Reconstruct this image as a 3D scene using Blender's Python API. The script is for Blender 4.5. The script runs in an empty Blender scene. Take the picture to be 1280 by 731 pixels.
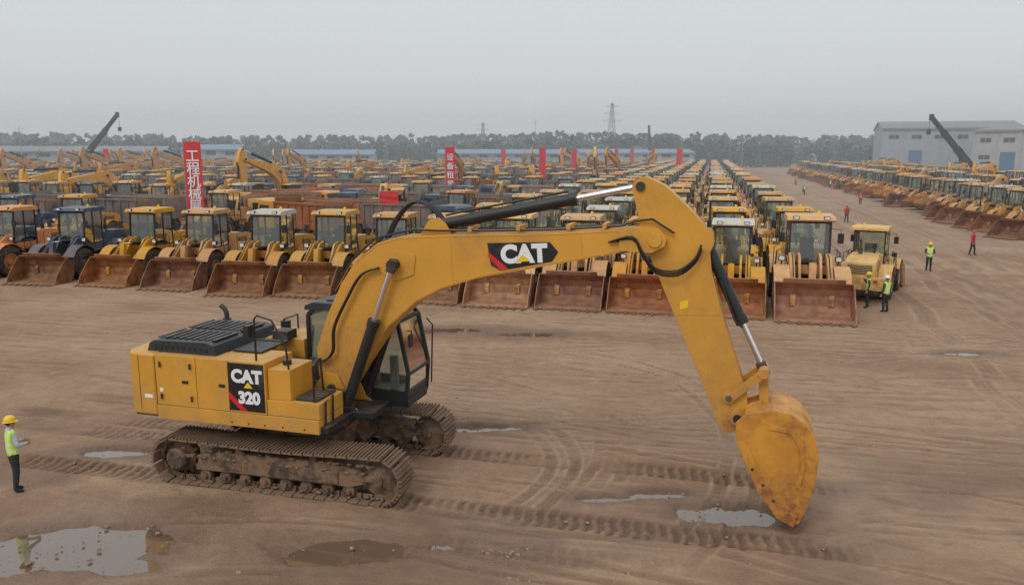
import bpy, bmesh, math, random
import numpy as np
from mathutils import Vector, Matrix
random.seed(7)
sc=bpy.context.scene
R=math.radians
# ------------------------------------------------------------------ materials
def mixc(nt,fac,a,b,blend='MIX'):
    n=nt.nodes.new('ShaderNodeMix'); n.data_type='RGBA'; n.blend_type=blend
    for i,v in ((0,fac),(6,a),(7,b)):
        if hasattr(v,'links'): nt.links.new(v,n.inputs[i])
        elif i==0: n.inputs[0].default_value=v
        else: n.inputs[i].default_value=(*v,1)
    return n.outputs[2]
def math_(nt,op,a,b=None,clamp=False):
    n=nt.nodes.new('ShaderNodeMath'); n.operation=op; n.use_clamp=clamp
    for i,v in ((0,a),(1,b)):
        if v is None: continue
        if hasattr(v,'links'): nt.links.new(v,n.inputs[i])
        else: n.inputs[i].default_value=v
    return n.outputs[0]
def rng_(nt,v,a,b,c=0,d=1):
    n=nt.nodes.new('ShaderNodeMapRange'); nt.links.new(v,n.inputs[0])
    for i,x in enumerate((a,b,c,d)): n.inputs[i+1].default_value=x
    return n.outputs[0]
def noise_(nt,co,scale,detail=4,rough=.6,dist=0):
    n=nt.nodes.new('ShaderNodeTexNoise'); n.inputs['Scale'].default_value=scale
    n.inputs['Detail'].default_value=detail; n.inputs['Roughness'].default_value=rough
    n.inputs['Distortion'].default_value=dist
    nt.links.new(co,n.inputs['Vector']); return n.outputs[0]
def mat(name,base,rough=.6,metal=0,var=.15,ns=2.5,dirt=None,damt=.6,dlo=.5,dhi=.68,ds=1.6,lowdirt=None,
        top=0,dust=(.33,.23,.15),bump=0,bs=25,rnd=0,world=False,spec=.5):
    m=bpy.data.materials.new(name); m.use_nodes=True; nt=m.node_tree
    p=nt.nodes['Principled BSDF']; tc=nt.nodes.new('ShaderNodeTexCoord')
    co=tc.outputs['Object']
    geo=nt.nodes.new('ShaderNodeNewGeometry')
    if world: co=geo.outputs['Position']
    n1=noise_(nt,co,ns,2)
    lo=tuple(c*(1-var) for c in base); hi=tuple(min(1,c*(1+var)) for c in base)
    c=mixc(nt,rng_(nt,n1,.3,.7),lo,hi)
    if rnd:
        oi=nt.nodes.new('ShaderNodeObjectInfo'); h=nt.nodes.new('ShaderNodeHueSaturation')
        nt.links.new(rng_(nt,oi.outputs['Random'],0,1,1-rnd,1+rnd),h.inputs['Value'])
        nt.links.new(rng_(nt,math_(nt,'FRACT',math_(nt,'MULTIPLY',oi.outputs['Random'],7.3)),0,1,.487,.508),h.inputs['Hue'])
        nt.links.new(rng_(nt,math_(nt,'FRACT',math_(nt,'MULTIPLY',oi.outputs['Random'],13.7)),0,1,.82,1.08),h.inputs['Saturation'])
        nt.links.new(c,h.inputs['Color']); c=h.outputs[0]
    rf=None
    if dirt:
        n2=noise_(nt,co,ds,5,.68,.3)
        f=math_(nt,'MULTIPLY',rng_(nt,n2,dlo,dhi),damt,True)
        if lowdirt:
            sp=nt.nodes.new('ShaderNodeSeparateXYZ'); nt.links.new(co,sp.inputs[0])
            z=rng_(nt,sp.outputs[2],lowdirt[0],lowdirt[1],lowdirt[2],0)
            n3=noise_(nt,co,ds*3.1,4,.7)
            f=math_(nt,'ADD',f,math_(nt,'MULTIPLY',z,rng_(nt,n3,.3,.6)),True)
        c=mixc(nt,f,c,dirt); rf=f
    if top:
        sp=nt.nodes.new('ShaderNodeSeparateXYZ'); nt.links.new(geo.outputs['Normal'],sp.inputs[0])
        n4=noise_(nt,co,3.3,4,.7)
        f=math_(nt,'MULTIPLY',rng_(nt,sp.outputs[2],.35,.95),math_(nt,'MULTIPLY',rng_(nt,n4,.25,.7),top))
        c=mixc(nt,f,c,dust)
    nt.links.new(c,p.inputs['Base Color'])
    if rf is not None: nt.links.new(rng_(nt,rf,0,1,rough,min(1,rough+.4)),p.inputs['Roughness'])
    else: p.inputs['Roughness'].default_value=rough
    p.inputs['Metallic'].default_value=metal
    p.inputs['Specular IOR Level'].default_value=spec
    if bump:
        b=nt.nodes.new('ShaderNodeBump'); b.inputs['Strength'].default_value=bump; b.inputs['Distance'].default_value=.02
        nt.links.new(noise_(nt,co,bs,3,.7),b.inputs['Height']); nt.links.new(b.outputs[0],p.inputs['Normal'])
    return m
def glassm(name,tint,fac,dif=.12):
    m=bpy.data.materials.new(name); m.use_nodes=True; nt=m.node_tree
    p=nt.nodes['Principled BSDF']; nt.nodes.remove(p)
    gl=nt.nodes.new('ShaderNodeBsdfGlossy'); gl.inputs['Roughness'].default_value=.06; gl.inputs['Color'].default_value=(.9,.95,.93,1)
    df=nt.nodes.new('ShaderNodeBsdfDiffuse'); df.inputs[0].default_value=(.30,.32,.28,1)
    t=nt.nodes.new('ShaderNodeBsdfTransparent'); t.inputs[0].default_value=(*tint,1)
    x0=nt.nodes.new('ShaderNodeMixShader'); x0.inputs[0].default_value=dif; nt.links.new(t.outputs[0],x0.inputs[1]); nt.links.new(df.outputs[0],x0.inputs[2])
    fr=nt.nodes.new('ShaderNodeFresnel'); fr.inputs[0].default_value=1.5
    x=nt.nodes.new('ShaderNodeMixShader'); nt.links.new(math_(nt,'ADD',fr.outputs[0],fac,True),x.inputs[0])
    nt.links.new(x0.outputs[0],x.inputs[1]); nt.links.new(gl.outputs[0],x.inputs[2])
    nt.links.new(x.outputs[0],nt.nodes['Material Output'].inputs[0]); return m
MUD=(.22,.135,.085)
M_ypaint=mat('yellow_paint',(.64,.31,.035),.45,var=.08,ns=.9,dirt=(.40,.22,.085),damt=.6,dlo=.5,dhi=.78,ds=1.3,lowdirt=(1.2,2.1,.6),top=.4,dust=(.45,.33,.2))
M_yboom=mat('yellow_boom_paint',(.64,.31,.035),.48,var=.09,ns=.7,dirt=(.38,.19,.065),damt=.7,dlo=.5,dhi=.76,ds=1.1,lowdirt=(1.5,4.6,.9),top=.4,dust=(.45,.33,.2))
M_ybucket=mat('worn_bucket_paint',(.60,.265,.032),.5,var=.16,ns=1.6,dirt=(.26,.10,.035),damt=.75,dlo=.46,dhi=.7,ds=2.3,lowdirt=(.0,1.6,1.3),top=.25,bump=.15,bs=25)
M_black=mat('black_paint',(.018,.018,.02),.45,var=.2,top=.25)
M_hood=mat('black_hood',(.028,.032,.038),.5,var=.2,top=.22,dust=(.25,.2,.16))
M_cabblk=mat('cab_frame_black',(.02,.02,.021),.4,var=.2,top=.2)
M_chrome=mat('chrome_rod',(.75,.76,.78),.15,1,var=.04)
M_rubber=mat('hose_rubber',(.02,.02,.02),.6,var=.2)
M_track=mat('track_steel',(.19,.125,.082),.7,.15,var=.3,ns=4,dirt=MUD,damt=.9,dlo=.4,dhi=.6,ds=3,top=.6,dust=(.32,.20,.125),bump=.3,bs=30)
M_frame=mat('undercarriage_steel',(.08,.055,.04),.6,.1,var=.35,ns=3,dirt=(.25,.15,.09),damt=.95,dlo=.42,dhi=.58,ds=2.6,top=.8,dust=(.30,.185,.12),bump=.35,bs=20)
M_dark=mat('dark_machinery',(.03,.028,.026),.6,var=.4,dirt=MUD,damt=.5,top=.4)
M_glass=glassm('cab_glass',(.84,.9,.86),.09,.2)
M_wglass=glassm('loader_glass',(.80,.86,.80),.05)
M_seat=mat('seat_fabric',(.08,.08,.085),.8)
M_trim=mat('cab_interior_trim',(.16,.16,.155),.8,var=.2)
M_white=mat('white_decal',(.8,.8,.8),.5,var=.03)
M_decblk=mat('black_decal',(.012,.012,.013),.4,var=.05,dirt=(.2,.15,.1),damt=.25,dlo=.55,dhi=.75)
M_red=mat('red_decal',(.6,.02,.02),.45,var=.05)
M_dyel=mat('yellow_decal',(.85,.55,.02),.45,var=.03)
LP=dict(rough=.42,var=.14,ns=1.2,dirt=(.27,.13,.045),damt=.68,dlo=.5,dhi=.75,ds=1.2,lowdirt=(.7,2.3,.8),top=.28,dust=(.40,.25,.11),rnd=.2)
M_lp=mat('loader_paint',(.66,.32,.03),**LP)
M_lpo=mat('loader_paint_orange',(.62,.235,.022),**LP)
M_lpb=mat('loader_paint_blue',(.03,.08,.15),**LP)
M_lpg=mat('loader_paint_faded',(.40,.29,.14),**LP)
M_rust=mat('rusty_bucket',(.26,.10,.04),.65,.1,var=.4,ns=2.2,dirt=(.42,.21,.10),damt=.75,dlo=.46,dhi=.7,ds=1.4,lowdirt=(0,.5,.3),top=.35,dust=(.40,.23,.12),rnd=.42)
M_lip=mat('worn_steel_edge',(.22,.13,.08),.5,.4,var=.3,ns=5)
M_tyre=mat('tyre_rubber',(.03,.028,.026),.85,var=.3,dirt=(.20,.135,.09),damt=.7,dlo=.42,dhi=.65,ds=2,top=.4)
M_lamp=mat('lamp_lens',(.7,.7,.68),.2)
M_bed=mat('rusty_truck_bed',(.42,.155,.05),.7,.05,var=.3,ns=.9,dirt=(.17,.115,.085),damt=.9,dlo=.44,dhi=.62,ds=.9,top=.4,rnd=.35)
M_bedg=mat('grey_truck_bed',(.20,.175,.15),.7,.05,var=.3,ns=.9,dirt=(.30,.13,.06),damt=.8,dlo=.48,dhi=.66,ds=.9,top=.4,rnd=.35)
# ------------------------------------------------------------------ mesh builder
class MB:
    def __init__(s): s.v=[];s.f=[];s.m=[];s.mats=[]
    def mi(s,m):
        if m not in s.mats: s.mats.append(m)
        return s.mats.index(m)
    def add(s,vs,fs,m,M=None):
        o=len(s.v)
        for p in vs:
            p=Vector(p); s.v.append(M@p if M is not None else p)
        i=s.mi(m)
        for f in fs: s.f.append([o+k for k in f]); s.m.append(i)
    def box(s,lo,hi,m,M=None):
        x0,y0,z0=lo;x1,y1,z1=hi
        s.add([(x0,y0,z0),(x1,y0,z0),(x1,y1,z0),(x0,y1,z0),(x0,y0,z1),(x1,y0,z1),(x1,y1,z1),(x0,y1,z1)],
              [(0,3,2,1),(4,5,6,7),(0,1,5,4),(1,2,6,5),(2,3,7,6),(3,0,4,7)],m,M)
    def prism(s,poly,a,b,m,ax='y',M=None):
        n=len(poly)
        def P(p,t): return (p[0],t,p[1]) if ax=='y' else ((p[0],p[1],t) if ax=='z' else (t,p[0],p[1]))
        vs=[P(p,a) for p in poly]+[P(p,b) for p in poly]
        fs=[tuple(range(n)),tuple(range(2*n-1,n-1,-1))]+[(i,(i+1)%n,n+(i+1)%n,n+i) for i in range(n)]
        s.add(vs,fs,m,M)
    def cyl(s,p0,p1,r0,r1,m,n=14,caps=True):
        p0=Vector(p0);p1=Vector(p1);d=(p1-p0).normalized()
        u=d.cross(Vector((0,0,1)) if abs(d.z)<.9 else Vector((1,0,0))).normalized(); w=d.cross(u)
        vs=[];
        for p,r in ((p0,r0),(p1,r1)):
            for k in range(n):
                t=2*math.pi*k/n; vs.append(p+u*math.cos(t)*r+w*math.sin(t)*r)
        fs=[(k,(k+1)%n,n+(k+1)%n,n+k) for k in range(n)]
        if caps: fs+=[tuple(range(n))[::-1],tuple(range(n,2*n))]
        s.add(vs,fs,m)
    def tube(s,pts,r,m,n=6):
        pts=[Vector(p) for p in pts]; vs=[];fs=[]
        pu=None
        for i,p in enumerate(pts):
            d=(pts[min(i+1,len(pts)-1)]-pts[max(i-1,0)]).normalized()
            u=d.cross(Vector((0,0,1)) if abs(d.z)<.95 else Vector((1,0,0))).normalized()
            if pu is not None:
                u=(pu-d*pu.dot(d)).normalized()
            pu=u; w=d.cross(u)
            for k in range(n):
                t=2*math.pi*k/n; vs.append(p+u*math.cos(t)*r+w*math.sin(t)*r)
        for i in range(len(pts)-1):
            for k in range(n): fs.append((i*n+k,i*n+(k+1)%n,(i+1)*n+(k+1)%n,(i+1)*n+k))
        fs+=[tuple(range(n))[::-1],tuple(range((len(pts)-1)*n,len(pts)*n))]
        s.add(vs,fs,m)
    def beam(s,p0,p1,w,h,m,side=(0,1,0)):
        p0=Vector(p0);p1=Vector(p1);d=(p1-p0).normalized();y=Vector(side);y=(y-d*y.dot(d)).normalized();z=d.cross(y)
        vs=[p+y*a*w/2+z*b*h/2 for p in (p0,p1) for a,b in ((-1,-1),(1,-1),(1,1),(-1,1))]
        s.add(vs,[(0,3,2,1),(4,5,6,7),(0,1,5,4),(1,2,6,5),(2,3,7,6),(3,0,4,7)],m)
    def lathe(s,prof,c,m,n=24,closed=False):  # axis y ; prof (r,y)
        k=len(prof); vs=[];fs=[]
        for j in range(n):
            t=2*math.pi*j/n
            for r,y in prof: vs.append((c[0]+r*math.cos(t),c[1]+y,c[2]+r*math.sin(t)))
        for j in range(n):
            for i in range(k-1 if not closed else k):
                a=j*k+i;b=j*k+(i+1)%k;c2=((j+1)%n)*k+(i+1)%k;d=((j+1)%n)*k+i
                fs.append((a,b,c2,d))
        s.add(vs,fs,m)
    def mesh(s,name,bevel=0,seg=1,bake=False,ang=35):
        me=bpy.data.meshes.new(name); me.from_pydata(s.v,[],s.f)
        for m in s.mats: me.materials.append(m)
        me.polygons.foreach_set('material_index',s.m)
        bm=bmesh.new(); bm.from_mesh(me)
        bmesh.ops.recalc_face_normals(bm,faces=bm.faces); bm.to_mesh(me); bm.free()
        me.polygons.foreach_set('use_smooth',[True]*len(me.polygons)); me.set_sharp_from_angle(angle=R(ang))
        if bevel and bake:
            o=bpy.data.objects.new('tmp',me); sc.collection.objects.link(o); bevmod(o,bevel,seg)
            dg=bpy.context.evaluated_depsgraph_get(); dg.update()
            me2=bpy.data.meshes.new_from_object(o.evaluated_get(dg)); me2.name=name
            bpy.data.objects.remove(o); return me2
        return me
    def obj(s,name,parent=None,bevel=0,seg=2,rot=0,ang=35):
        me=s.mesh(name,ang=ang); o=bpy.data.objects.new(name,me); sc.collection.objects.link(o)
        if bevel: bevmod(o,bevel,seg)
        if parent: o.parent=parent
        o.rotation_euler[2]=rot
        return o
def bevmod(o,w,seg):
    b=o.modifiers.new('bevel','BEVEL'); b.width=w; b.segments=seg; b.limit_method='ANGLE'; b.angle_limit=R(40); b.harden_normals=True
def place(me,name,x,y,yaw,scale=1,z=0):
    o=bpy.data.objects.new(name,me); sc.collection.objects.link(o); o.location=(x,y,z); o.rotation_euler[2]=yaw; o.scale=(scale,)*3; return o
def empty(name,loc=(0,0,0),rot=0):
    o=bpy.data.objects.new(name,None); sc.collection.objects.link(o); o.location=loc; o.rotation_euler[2]=rot; return o
def text(body,size,m,loc,rot,name,parent,off=0,sx=1,ext=.003,prot=0,spacing=1,line=1):
    cu=bpy.data.curves.new('t','FONT'); cu.body=body; cu.size=size; cu.align_x='CENTER'; cu.align_y='CENTER'
    cu.offset=off; cu.extrude=ext; cu.space_character=spacing; cu.space_line=line
    o=bpy.data.objects.new('t',cu); sc.collection.objects.link(o)
    dg=bpy.context.evaluated_depsgraph_get(); dg.update()
    me=bpy.data.meshes.new_from_object(o.evaluated_get(dg)); bpy.data.objects.remove(o)
    me.materials.clear(); me.materials.append(m)
    t=bpy.data.objects.new(name,me); sc.collection.objects.link(t); t.parent=parent
    t.location=loc; t.rotation_euler=rot; t.scale=(sx,1,1); return t
# yard frame
PH=R(13.8); E=Vector((math.cos(PH),-math.sin(PH))); G=Vector((math.sin(PH),math.cos(PH)))
def yard(a,b): p=E*a+G*b; return p.x,p.y
# ------------------------------------------------------------------ HERO EXCAVATOR
OX,OY=-4.51,17.23; TR=R(-14.3); UR=R(-2.0)
def rot2(p,c,a): 
    x,z=p[0]-c[0],p[1]-c[1]; return (c[0]+x*math.cos(a)-z*math.sin(a), c[1]+x*math.sin(a)+z*math.cos(a))
FOOT=(.75,1.95); TIP=(7.56,5.36); BP=(9.19,2.04)
BOOM=[(.42,2.2),(.40,2.8),(.72,3.62),(1.05,4.25),(1.4,4.74),(1.9,5.12),(2.4,5.27),(3.45,5.34),(5.6,5.44),(7.1,5.56),(7.45,5.55),(7.45,5.2),(7.0,5.12),(5.76,4.85),(4.12,4.5),(3.3,4.24),(2.73,3.93),(2.1,3.38),(1.6,2.7),(1.12,1.98),(.92,1.72),(.6,1.7)]
STICK=[(7.08,6.32),(7.15,6.46),(7.32,6.53),(7.7,6.36),(8.15,5.95),(8.46,5.62),(8.54,5.3),(8.6,4.8),(8.86,3.9),(9.34,2.5),(9.38,2.12),(9.2,1.8),(8.98,1.68),(8.84,1.88),(8.59,2.5),(7.99,3.85),(7.55,4.85),(7.3,5.35),(7.2,5.9)]
BOUT=[(9.32,2.26),(9.78,2.38),(10.1,2.34),(10.36,2.18),(10.55,1.92),(10.63,1.6),(10.62,1.3),(10.55,.85),(10.46,.5),(10.38,.28)]
BSIDE=[(9.2,1.72),(9.16,2.08)]+BOUT+[(10.27,.2),(9.97,.34),(9.58,.88)]
def assembly(mb,rb=0,rs=0,rk=0,y0=0,hero=False):
    FB=lambda p: rot2(p,FOOT,rb)
    tip=FB(TIP)
    def FS(p):
        q=(p[0]-TIP[0],p[1]-TIP[1]); c,s=math.cos(rs),math.sin(rs); return (tip[0]+q[0]*c-q[1]*s, tip[1]+q[0]*s+q[1]*c)
    bp=FS(BP)
    def FK(p):
        q=(p[0]-BP[0],p[1]-BP[1]); c,s=math.cos(rk),math.sin(rk); return (bp[0]+q[0]*c-q[1]*s, bp[1]+q[0]*s+q[1]*c)
    P3=lambda p,y: (p[0],y0+y,p[1])
    B=mb['boom'];S=mb['stick'];K=mb['bucket'];C=mb['hyd']
    yb=M_yboom if hero else M_lp
    B.prism([FB(p) for p in BOOM],y0-.31,y0+.31,yb)
    for sg in (-1,1):
        ear=[(6.9,5.14),(7.5,5.12),(7.74,5.25),(7.78,5.42),(7.62,5.58),(7.1,5.58),(6.9,5.5)]
        B.prism([FB(p) for p in ear],y0+sg*.312,y0+sg*.36,yb)
        B.cyl(P3(FB(TIP),sg*.36),P3(FB(TIP),sg*.40),.13,.13,yb if hero else M_dark,18)
        pl=[(1.9,4.55),(2.3,4.98),(2.75,4.9),(2.7,4.5),(2.3,4.35)]
        B.prism([FB(p) for p in pl],y0+sg*.312,y0+sg*.335,yb)
        if hero:
            for a,b in zip(BOOM[4:9],BOOM[5:10]): B.tube([P3((a[0],a[1]-.035),sg*.312),P3((b[0],b[1]-.035),sg*.312)],.009,yb,5)
            for a,b in zip(BOOM[12:18],BOOM[13:19]): B.tube([P3((a[0],a[1]+.035),sg*.312),P3((b[0],b[1]+.035),sg*.312)],.009,yb,5)
            for a in ((3.55,4.32,5.33),(6.2,4.96,5.45)): B.tube([P3((a[0],a[1]+.02),sg*.312),P3((a[0]-.05,a[2]-.02),sg*.312)],.008,yb,5)
            S.tube([P3((8.0,3.95),sg*.202),P3((8.85,4.0),sg*.202)],.008,yb,5)
    for c in ((2.30,4.71),):
        B.cyl(P3(FB(c),-.56),P3(FB(c),.56),.11,.11,M_dark,16)
    for sg in (-1,1):
        B.prism([FB(p) for p in [(2.75,5.25),(3.0,5.62),(3.2,5.66),(3.35,5.55),(3.5,5.3)]],y0+sg*.13,y0+sg*.17,yb)
        S.prism([FS(p) for p in [(8.2,5.5),(8.35,5.66),(8.6,5.5),(8.62,5.3),(8.5,5.0),(8.3,5.0)]],y0+sg*.15,y0+sg*.205,yb)
    S.prism([FS(p) for p in STICK],y0-.2 ,y0+.2,yb)
    S.cyl(P3(FS((7.25,6.34)),-.24),P3(FS((7.25,6.34)),.24),.09,.09,M_dark,16)
    S.cyl(P3(FS(TIP),-.305),P3(FS(TIP),.305),.2,.2,yb,20)
    for q,r in ((BP,.15),((9.02,2.42),.11)):
        S.cyl(P3(FS(q),-.27),P3(FS(q),.27),r,r,yb,18); S.cyl(P3(FS(q),-.3),P3(FS(q),.3),r*.55,r*.55,M_dark,12)
    bm_=M_ybucket if hero else M_rust
    inn=[]
    cx,cz=9.95,1.4
    for p in BOUT:
        d=math.hypot(p[0]-cx,p[1]-cz); inn.append((p[0]-(p[0]-cx)/d*.05,p[1]-(p[1]-cz)/d*.05))
    for i in range(len(BOUT)-1):
        K.prism([FK(q) for q in (BOUT[i],BOUT[i+1],inn[i+1],inn[i])],y0-.62,y0+.62,bm_)
    for sg in (-1,1):
        K.prism([FK(p) for p in BSIDE],y0+sg*.62,y0+sg*.66,bm_)
        strip=[(9.2,1.72),(9.58,.88),(9.97,.34),(10.27,.2),(10.33,.42),(10.08,.52),(9.72,1.0),(9.36,1.78)]
        K.prism([FK(p) for p in strip],y0+sg*.662,y0+sg*.69,bm_)
        if hero:
            for k in range(3):
                q=(9.5+.2*k,1.24-.28*k); K.cyl(P3(FK(q),sg*.69),P3(FK(q),sg*.705),.03,.03,M_dark,8)
            K.prism([(9.75,2.1),(10.15,2.06),(10.36,1.8),(10.42,1.4),(10.34,.95),(10.26,.97),(10.33,1.4),(10.28,1.75),(10.1,1.98),(9.75,2.02)],sg*.662,sg*.682,bm_)
        K.prism([FK(p) for p in [(9.02,2.0),(9.1,2.2),(9.45,2.36),(9.6,2.42),(9.68,2.3),(9.78,2.36),(9.8,2.2),(9.5,1.8),(9.2,1.86)]],y0+sg*.22-.03,y0+sg*.22+.03,bm_)
    for i in range(5):
        yy=-.56+i*.28
        K.prism([FK(p) for p in [(10.25,.42),(10.46,.46),(10.36,.12),(10.22,-.03),(10.2,.12)]],y0+yy-.065,y0+yy+.065,M_lip)
    for w in (-.3,.3):
        K.prism([FK(p) for p in [(10.62,1.5),(10.66,1.5),(10.6,.8),(10.48,.4),(10.44,.4)]],y0+w-.05,y0+w+.05,bm_)
    def hyd(p0,pm,p1,r,rr,ys):
        for y in ys:
            C.cyl(P3(p0,y),P3(pm,y),r,r,M_black,18); a=Vector(P3(p0,y));b=Vector(P3(pm,y));d=(b-a).normalized()
            C.cyl(b-d*.12,b+d*.03,r*1.18,r*1.18,M_black,18); C.cyl(a-d*.08,a+d*.1,r*1.15,r*1.15,M_black,16)
            C.cyl(b,P3(p1,y),rr,rr,M_chrome,14); e=Vector(P3(p1,y)); C.cyl(e-d*.16,e+d*.1,rr*1.7,rr*1.7,M_dark,12)
            C.tube([a+Vector((0,0,r+.05))+d*.15,a+Vector((0,0,r+.06))+d*.5,b+Vector((0,0,r+.05))-d*.15],.025,M_black,6)
    lerp=lambda a,b,t:(a[0]+(b[0]-a[0])*t,a[1]+(b[1]-a[1])*t)
    a,b=FB((3.15,5.5)),FS((7.25,6.34)); hyd(a,lerp(a,b,.69),b,.12,.062,(0,))
    a,b=FS((8.45,5.36)),FK((9.62,2.95)) ; b=FS((9.62,2.95)) if abs(rk)<.01 else FS((9.55,3.05))
    hyd(a,lerp(a,b,.63),b,.105,.055,(0,))
    link=b
    a,b2=(1.12,1.55),FB((2.30,4.71)); hyd(a,lerp(a,b2,.62),b2,.115,.06,(-.47,.47))
    for sg in (-1,1):
        C.beam(P3(link,sg*.27),P3(FS((9.02,2.42)),sg*.27),.05,.16,yb if hero else M_dark)
    C.beam(P3(link,0),P3(FK((9.66,2.22)),0),.3,.17,yb if hero else M_dark)
    C.cyl(P3(link,-.32),P3(link,.32),.1,.1,yb if hero else M_dark,14)
    return FB,FS,FK
def tracks(T,F,y,hero=True):
    xc=2.32;zc=.52;Rr=.45
    L=2*xc; per=2*L+2*math.pi*Rr; n=50
    def path(s):
        s%=per
        if s<L: return (-xc+s, zc-Rr, 0)
        s-=L
        if s<math.pi*Rr: t=s/Rr; return (xc+Rr*math.sin(t), zc-Rr*math.cos(t), t)
        s-=math.pi*Rr
        if s<L: 
            sag=.05*math.sin(math.pi*s/L)**2*1.0
            return (xc-s, zc+Rr-sag, math.pi)
        s-=L; t=s/Rr; return (-xc-Rr*math.sin(t), zc+Rr*math.cos(t), math.pi+t)
    if not hero: n=34
    for i in range(n):
        x,z,t=path(per*i/n)
        M=Matrix.Translation((x,y,z))@Matrix.Rotation(-t,4,'Y')
        h=per/n/2-.010
        T.box((-h,-.38,-.045),(h,.38,-.005),M_track,M)
        for gx in ((-h*.8,0,h*.75) if hero else (0,)):
            T.box((gx-.014,-.38,-.09),(gx+.014,.38,-.045),M_track,M)
        if hero:
            for sg in(-1,1): T.box((-h*.95,sg*.13-.03,-.005),(h*.95,sg*.13+.03,.09),M_frame,M)
    F.prism([(-1.85,.34),(-1.75,.66),(-1.3,.76),(1.3,.78),(1.75,.68),(2.05,.62),(2.05,.42),(1.7,.32)],y-.24,y+.24,M_frame)
    F.prism([(-1.4,.36),(-1.4,.62),(1.45,.62),(1.45,.36)],y-.27,y+.27,M_frame)
    for k in range(8 if hero else 5):
        xx=-1.65+k*(3.3/(7 if hero else 4)); F.cyl((xx,y-.22,.21),(xx,y+.22,.21),.13,.13,M_frame,14)
        F.cyl((xx,y-.29,.21),(xx,y+.29,.21),.06,.06,M_frame,10)
    for xx in (-.8,.9): F.cyl((xx,y-.25,.84),(xx,y+.25,.84),.08,.08,M_frame,12)
    F.lathe([(.08,-.24),(.2,-.2),(.34,-.12),(.38,-.12),(.38,.12),(.34,.12),(.2,.2),(.08,.24),(.0,.24)],(xc,y,zc),M_frame,24)
    F.cyl((xc,y-.27,zc),(xc,y+.27,zc),.11,.11,M_frame,14)
    F.lathe([(.0,-.3),(.2,-.3),(.24,-.25),(.24,-.1),(.34,-.06),(.34,.06),(.24,.1),(.24,.25),(.2,.3),(0,.3)],(-xc,y,zc),M_frame,24)
    F.beam((1.7,y,zc),(2.3,y,zc),.5,.12,M_frame)
    if hero:
        for k in range(13):
            t=2*math.pi*k/13; M=Matrix.Translation((-xc,y,zc))@Matrix.Rotation(t,4,'Y')
            F.box((.33,-.05,-.03),(.42,.05,.03),M_frame,M)
        for k in range(10):
            t=2*math.pi*k/10; F.cyl((-xc+.16*math.cos(t),y-.325,zc+.16*math.sin(t)),(-xc+.16*math.cos(t),y-.29,zc+.16*math.sin(t)),.018,.018,M_track,6)
        for (x0,z0) in ((-.9,.5),(0,.5),(.9,.5)):
            F.box((x0-.16,y-.285,.43),(x0+.16,y-.27,.58),M_frame)
        rm=random.Random(3)   # caked mud clods on the frame ledge and bottom run
        for i in range(150):
            xx=rm.uniform(-2.3,2.3); zz=rm.choice([.63,.63,.79,.1,.12]); s=rm.uniform(.02,.06)
            Mx=Matrix.Translation((xx,y-.27+rm.uniform(0,.1)*(1 if zz>.2 else 2),zz))@Matrix.Rotation(rm.uniform(0,6),4,'Z')@Matrix.Diagonal((s*1.5,s,s*.7,1))
            F.add([v*rm.uniform(.75,1.2) for v in IV],IF,M_track,Mx)
ico=bmesh.new(); bmesh.ops.create_icosphere(ico,subdivisions=1,radius=1); IV=[v.co.copy() for v in ico.verts]; IF=[[v.index for v in f.verts] for f in ico.faces]; ico.free()
def spline(pts,sub=4):
    P=[]
    for i in range(len(pts)-1):
        p0,p1,p2,p3=[Vector(pts[max(0,min(len(pts)-1,j))]) for j in (i-1,i,i+1,i+2)]
        for q in range(sub):
            t=q/sub; P.append(.5*((2*p1)+(p2-p0)*t+(2*p0-5*p1+4*p2-p3)*t*t+(3*p1-p0-3*p2+p3)*t**3))
    P.append(Vector(pts[-1])); return P
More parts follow.
